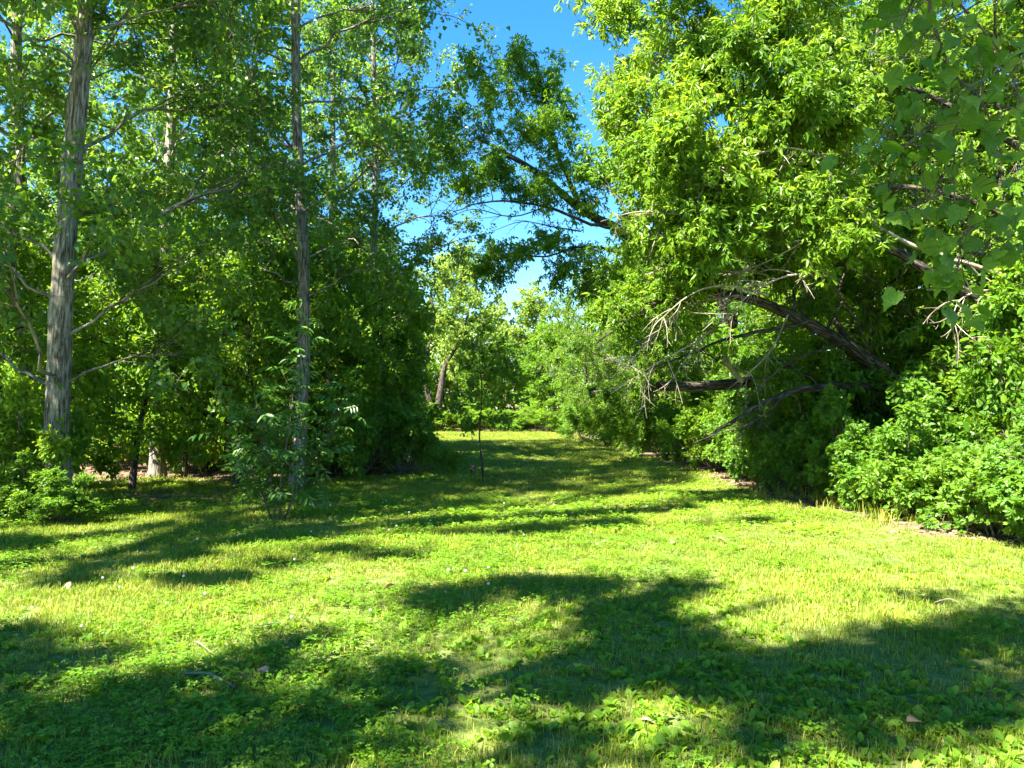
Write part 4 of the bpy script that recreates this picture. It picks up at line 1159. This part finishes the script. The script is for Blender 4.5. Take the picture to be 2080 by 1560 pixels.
for src_, loc, rz, s, lab in (
        (H1, ground_at(730, 17.4), 1.0, (1.0, 1.0, 1.05), 'dark green shrub right of the ash sapling'),
        (H2, ground_at(760, 19.6), 2.0, (1.0, 1.0, 1.3), 'lit shrub rising behind the dark green pair by the lawn'),
        (H1, ground_at(660, 18.4), 3.0, (1.0, 1.0, 1.25), 'shrub at the foot of the slender grey poplar'),
        (H2, ground_at(540, 19.5), 4.0, (1.1, 1.1, 1.1), 'shrub behind the ash sapling on the left'),
        (H1, ground_at(460, 21.0), 5.0, (1.1, 1.1, 1.4), 'tall dark shrub behind the sunlit one in the wood'),
        (H2, ground_at(255, 19.2), 0.5, (0.9, 0.9, 0.8), 'low lit shrub just right of the stout poplar'),
        (H1, ground_at(200, 21.5), 1.5, (1.2, 1.2, 1.4), 'tall dark shrub behind the stout poplar'),
        (H1, ground_at(60, 15.0), 2.5, (1.1, 1.1, 1.2), 'dark shrub between the stout poplar and the thin leaning one'),
        (H2, ground_at(-5, 10.9), 3.5, (0.75, 0.75, 0.85), 'pale lit bush at the left edge beside the stout poplar'),
        (H1, ground_at(-90, 14.0), 4.5, (1.2, 1.2, 1.3), 'dark bush cut by the left edge'),
        (H4, ground_at(125, 10.3), 0.2, (0.5, 0.5, 0.3), 'low ivy clump round the foot of the stout poplar'),
        (H4, ground_at(60, 10.6), 2.2, (0.5, 0.5, 0.42), 'small leafy plant left of the stout poplar foot'),
        (H1, ground_at(350, 24.0), 0.9, (1.5, 1.5, 1.8), 'tall shadowy shrub deep in the wood'),
        (H1, ground_at(620, 25.0), 1.9, (1.5, 1.5, 1.7), 'tall shadowy shrub behind the slender poplar'),
        (H1, ground_at(30, 25.0), 2.9, (1.5, 1.5, 1.8), 'tall shadowy shrub far back at the left margin'),
        # right border, from near to far
        (H3, (6.5, 7.9, 0), 1.1, (0.85, 0.85, 0.72), 'big leaved bush cut by the right edge, nearest of the border'),
        (H4, (7.0, 9.5, 0), 2.3, (0.95, 0.95, 1.4), 'dark bush at the right edge behind the nearest big leaved one'),
        (H4, (5.6, 10.5, 0), 1.4, (0.75, 0.75, 0.7), 'shrub in the border left of the big leaved bush'),
        (H3, (5.5, 11.6, 0), 3.3, (0.9, 0.9, 0.9), 'big leaved shrub in the border below the split trunk'),
        (H4, (6.6, 11.2, 0), 4.0, (1.0, 1.0, 0.9), 'dark shrub under the split base of the arching tree'),
        (H1, (5.2, 14.6, 0), 0.4, (0.85, 0.85, 0.95), 'dense dark shrub in the border under the tip of the drooping limb'),
        (H4, (5.2, 16.4, 0), 5.0, (0.95, 0.95, 1.0), 'green border shrub beyond the tip of the drooping limb'),
        (H2, (5.1, 18.4, 0), 1.0, (0.9, 0.9, 0.85), 'lit border shrub with tall grass at its foot'),
        (H4, (4.9, 20.6, 0), 2.0, (0.95, 0.95, 0.9), 'border shrub halfway along the right side of the lawn'),
        (H2, (4.7, 23.2, 0), 3.0, (0.95, 0.95, 0.85), 'yellow green border shrub past halfway along the lawn'),
        (H2, (4.4, 26.6, 0), 4.0, (1.0, 1.0, 0.8), 'yellow green border shrub where the lawn narrows'),
        (H2, (4.0, 31.0, 0), 5.0, (1.0, 1.0, 0.85), 'border shrub near the far right bend of the lawn'),
        (H1, (3.5, 36.5, 0), 0.3, (1.0, 1.0, 0.9), 'dark border shrub at the far right bend of the lawn'),
        (H1, (7.4, 14.6, 0), 1.3, (1.3, 1.3, 1.5), 'dark thicket shrub behind the arching trunk'),
        (H1, (8.0, 12.2, 0), 2.2, (1.1, 1.1, 1.15), 'dark thicket shrub right of the split base'),
        (H1, (8.4, 9.8, 0), 3.1, (1.2, 1.2, 1.4), 'dark thicket shrub deep at the right edge'),
        (H1, (7.0, 18.0, 0), 3.7, (1.4, 1.4, 1.6), 'dark thicket shrub behind the lit border shrub'),
        # the hedge across the far end
        (H2, (2.0, 48.0, 0), 0.0, (1.5, 1.5, 0.75), 'low hedge bush closing the far end right of the lone young tree'),
        (H1, (0.0, 48.6, 0), 1.0, (1.5, 1.5, 0.75), 'dark hedge bush straight behind the lone young tree'),
        (H2, (-2.2, 49.2, 0), 2.0, (1.6, 1.6, 0.7), 'hedge bush just left of the lone young tree at the far end'),
        (H2, (-4.6, 49.0, 0), 3.0, (1.6, 1.6, 0.55), 'yellow hedge bush below the two stemmed tree'),
        (H2, (-7.0, 48.0, 0), 4.0, (1.7, 1.7, 0.8), 'yellow hedge bush left of the two stemmed tree'),
        (H1, (-6.6, 40.0, 0), 5.0, (1.5, 1.5, 1.3), 'dark bush at the far left corner of the lawn'),
        (H1, (-5.2, 30.5, 0), 0.6, (1.3, 1.3, 1.3), 'dark bush halfway down the left side of the lawn')):
    copy_tree(src_, 'shrub', lab, 'shrub', loc, rz, s, GS)

# ------------------------------------------------------------------ grapevine hanging close on the right: every leaf is a part
rng = np.random.default_rng(83)
CURL = (0.0, 0.3, 0.6, 1.0, 0.8)
def grape_leaf(seed):
    r = np.random.default_rng(seed)
    out = [(0.0, 0.0), (-0.16, -0.12), (-0.38, -0.06), (-0.50, 0.16), (-0.42, 0.36), (-0.46, 0.56), (-0.26, 0.66), (-0.12, 0.84), (0, 1.0), (0.12, 0.84), (0.26, 0.66), (0.46, 0.56), (0.42, 0.36), (0.50, 0.16), (0.38, -0.06), (0.16, -0.12)]
    V = [(x * 0.95 + r.normal(0, 0.015), y + r.normal(0, 0.015), (0.15 + 0.35 * CURL[seed % 5]) * abs(x) - (0.3 + CURL[(seed + 2) % 5]) * max(y - 0.3, 0) ** 2 - 0.6 * max(abs(x) - 0.28, 0) + r.normal(0, 0.025)) for x, y in out]
    V += [(0, 0.22, -0.01), (0, 0.48, 0.0), (0, 0.75, -0.04)]
    q = [(0, 16, 2, 1), (16, 4, 3, 2), (16, 17, 5, 4), (17, 18, 6, 5), (18, 8, 7, 6), (0, 15, 14, 16), (16, 14, 13, 12), (16, 12, 11, 17), (17, 11, 10, 18), (18, 10, 9, 8)]
    return mesh('leaf', V, np.array(q), M['vine_leaf'], True, fattr={'var': np.full(len(V), r.random())})


gl = [grape_leaf(s) for s in range(14)]
dv = 2.9
o = at(1880, -330, dv)
VN = thing('grapevine', 'large leaved grapevine hanging in the upper right corner close to view', 'vine', tuple(o), 0)
strands = [[at(1880, -330, dv), at(1885, -40, dv), at(1900, 60, dv), at(1930, 150, dv), at(1938, 300, dv), at(1940, 430, dv), at(1952, 520, dv), at(1962, 600, dv + 0.1)],
           [at(1885, -60, dv), at(1960, 20, dv + 0.1), at(2040, 120, dv + 0.2), at(2090, 260, dv + 0.2), at(2110, 380, dv + 0.2)],
           [at(1938, 240, dv), at(1880, 260, dv - 0.05), at(1830, 300, dv), at(1800, 250, dv)],
           [at(1940, 380, dv), at(1900, 400, dv), at(1860, 420, dv - 0.05)],
           [at(1930, 150, dv), at(1990, 200, dv - 0.1), at(2030, 300, dv - 0.1), at(2040, 330, dv - 0.1)],
           [at(1885, -60, dv), at(1850, 10, dv), at(1830, 60, dv)],
           [at(1950, 500, dv), at(1990, 520, dv + .1), at(2050, 500, dv + .2)]]
node = []
for k, s_ in enumerate(strands):
    p = smooth_line(s_, 6) - o
    w = Wood(); w.tubes(p, np.linspace(0.006, 0.002, len(p)), 6)
    obj('stem', w.mesh('stem', M['twig_bark']), VN)
    node.append(p[4:])
node = np.concatenate(node)
stalk = []
for k in range(285):
    p0 = node[rng.integers(0, len(node))]
    p = p0 + rng.normal(0, 0.105, 3)
    stalk.append((p0, p))
    az = rng.random() * 6.283
    y = Vector((math.cos(az) * 0.7, math.sin(az) * 0.7, -0.55 + rng.normal(0, 0.3))).normalized()
    z = Vector((rng.normal(-0.2, 0.5), rng.normal(-0.4, 0.5), 0.8))
    z = (z - y * z.dot(y)).normalized()
    x = y.cross(z)
    s = rng.uniform(0.045, 0.10)
    lf = obj('leaf', gl[k % 14], VN)
    lf.matrix_local = Matrix(((x.x * s, y.x * s, z.x * s, p[0]), (x.y * s, y.y * s, z.y * s, p[1]), (x.z * s, y.z * s, z.z * s, p[2]), (0, 0, 0, 1)))

obj('stalks', stalks_mesh(stalk, 0.0012), VN, 'stuff')

# the near tree that carries the vine, trunk and crown out of frame on the right
rng = np.random.default_rng(84)
o = np.array([5.2, 2.6, 0.0])
R5 = thing('box_elder_tree', 'tree beyond the right edge whose limb carries the hanging grapevine', 'tree', tuple(o), 0)
tl = smooth_line([o, o + np.array([0.1, 0, 1.5]), o + np.array([0, 0, 3.2]), o + np.array([0.2, 0, 5.5])], 5)
w = Wood(); w.tubes(tl - o, np.linspace(0.2, 0.06, len(tl)), 10, 0.05, rng)
obj('trunk', w.mesh('trunk', M['old_bark']), R5)
limb_obj(R5, [o + np.array([0, 0, 3.0]), o + np.array([-1.2, 0.1, 3.4]), at(1880, -330, dv) + np.array([0, 0, 0.0]), at(1780, -420, 3.2)], 0.06, 0.02, M['old_bark'], rng, o=o)
cl = [(tl[12] - o, np.array([x_, y_, z_]) - o, (0.7, 0.7, 0.5)) for x_, y_, z_ in ((0.1, 2.0, 4.9), (-0.4, 1.2, 5.8), (1.7, 2.2, 4.9), (5.4, 3.4, 6.2), (4.4, 2.2, 6.0), (0.3, 2.9, 5.9))]
limbs, fine, lv = grow(rng, cl, **ELDER)
obj('limbs', limbs.mesh('limbs', M['old_bark']), R5, 'stuff'); obj('twigs', fine.mesh('twigs', M['twig_bark']), R5, 'stuff')
obj('crown', leaves_mesh('crown', TRIFOL, *lv, M['elder_leaf'], rng), R5, 'stuff')

# ------------------------------------------------------------------ dead wood and fallen leaves
rng = np.random.default_rng(85)
def stick(name, label, pts, r0, r1, mat, forks=(), cat='stick'):
    pts = [np.asarray(p, float) for p in pts]
    o = pts[0].copy()
    p = smooth_line(pts, 4) - o
    w = Wood()
    w.tubes(p, np.linspace(r0, r1, len(p)), 7, 0.06, rng)
    for f in forks:
        q = smooth_line([np.asarray(x, float) for x in f], 4) - o
        w.tubes(q, np.linspace(r1 * 1.2, r1 * 0.5, len(q)), 5, 0.05, rng)
    ob = obj(name, w.mesh(name, mat))
    ob.location = o
    tag(ob, label, cat)
    return ob


def lift(px, py, h):
    return gr(px, py) + np.array([0, 0, h])


stick('fallen_stick', 'bent bare stick lying in the grass, thickest of the fallen ones', [lift(367, 1384, 0.05), lift(420, 1386, 0.05), lift(450, 1398, 0.045), lift(478, 1408, 0.03)], 0.012, 0.007, M['dead_wood'])
stick('fallen_twig', 'long thin forked twig right of the bent stick', [lift(575, 1398, 0.03), lift(620, 1380, 0.05), lift(670, 1350, 0.06), lift(730, 1312, 0.08)], 0.006, 0.003, M['twig_bark'],
      [[lift(640, 1370, 0.05), lift(655, 1330, 0.09), lift(690, 1290, 0.12)]])
stick('fallen_stick', 'short pale stick above the forked twig', [lift(526, 1281, 0.04), lift(550, 1279, 0.045), lift(572, 1276, 0.04)], 0.008, 0.006, M['dead_wood'])
stick('fallen_twig', 'small curled twig above the bent stick', [lift(395, 1312, 0.03), lift(405, 1325, 0.06), lift(432, 1340, 0.04)], 0.005, 0.003, M['dead_wood'])
stick('fallen_stick', 'pale stick on the bare soil at the right border', [lift(1722, 1064, 0.03), lift(1750, 1058, 0.05), lift(1790, 1052, 0.07)], 0.016, 0.010, M['dead_wood'])
stick('fallen_twig', 'thin pale twig on the sunny lawn at the right', [lift(1900, 1236, 0.05), lift(1930, 1232, 0.06), lift(1965, 1246, 0.05)], 0.005, 0.003, M['dead_wood'])
stick('broken_log', 'broken dead log with dark end resting in the right thicket', [at(1338, 783, 13.0), at(1400, 786, 13.4), at(1480, 780, 13.9), at(1560, 770, 14.4)], 0.085, 0.11, M['old_bark'], cat='log')
stick('broken_branch', 'pale broken branch stub leaning above the dead log', [at(1468, 725, 13.6), at(1485, 748, 13.7), at(1508, 775, 13.8)], 0.06, 0.05, M['dead_wood'], cat='branch')
dl = [leaves_mesh('dead_leaf', BROAD, np.zeros((1, 3)), np.array([[0, 1.0, 0]]), np.array([[0, 0, 1.0]]), np.array([1.0]), M['dead_leaf'], np.random.default_rng(s), True) for s in (3, 5, 8)]
for k, (px, py, s, lab) in enumerate(((775, 1214, 0.13, 'dry curled leaf left of the big shadow on the lawn'), (1362, 1114, 0.12, 'dry leaf on the sunny lawn, left of a darker one'), (1478, 1110, 0.15, 'larger brown leaf on the sunny lawn'),
                                      (1245, 1096, 0.10, 'pale dry leaf highest on the sunny lawn'), (545, 1385, 0.12, 'upright curled brown leaf between stick and twig'), (1880, 1492, 0.13, 'brown leaf in the shade at the lower right'),
                                      (512, 1405, 0.10, 'crumpled brown leaf at the tip of the bent stick'), (1292, 1482, 0.10, 'brown leaf among the broad weeds at the bottom'), (138, 1210, 0.09, 'dry leaf on the left lawn in the sun'))):
    g = gr(px, py)
    lf = obj('dead_leaf', dl[k % 3])
    lf.location = (g[0], g[1], 0.055)
    lf.rotation_euler = (rng.normal(0.3, 0.3), rng.normal(0, 0.4), rng.random() * 6.28)
    lf.scale = (s, s, s)
    tag(lf, lab, 'leaf', 'fallen leaves on the lawn')
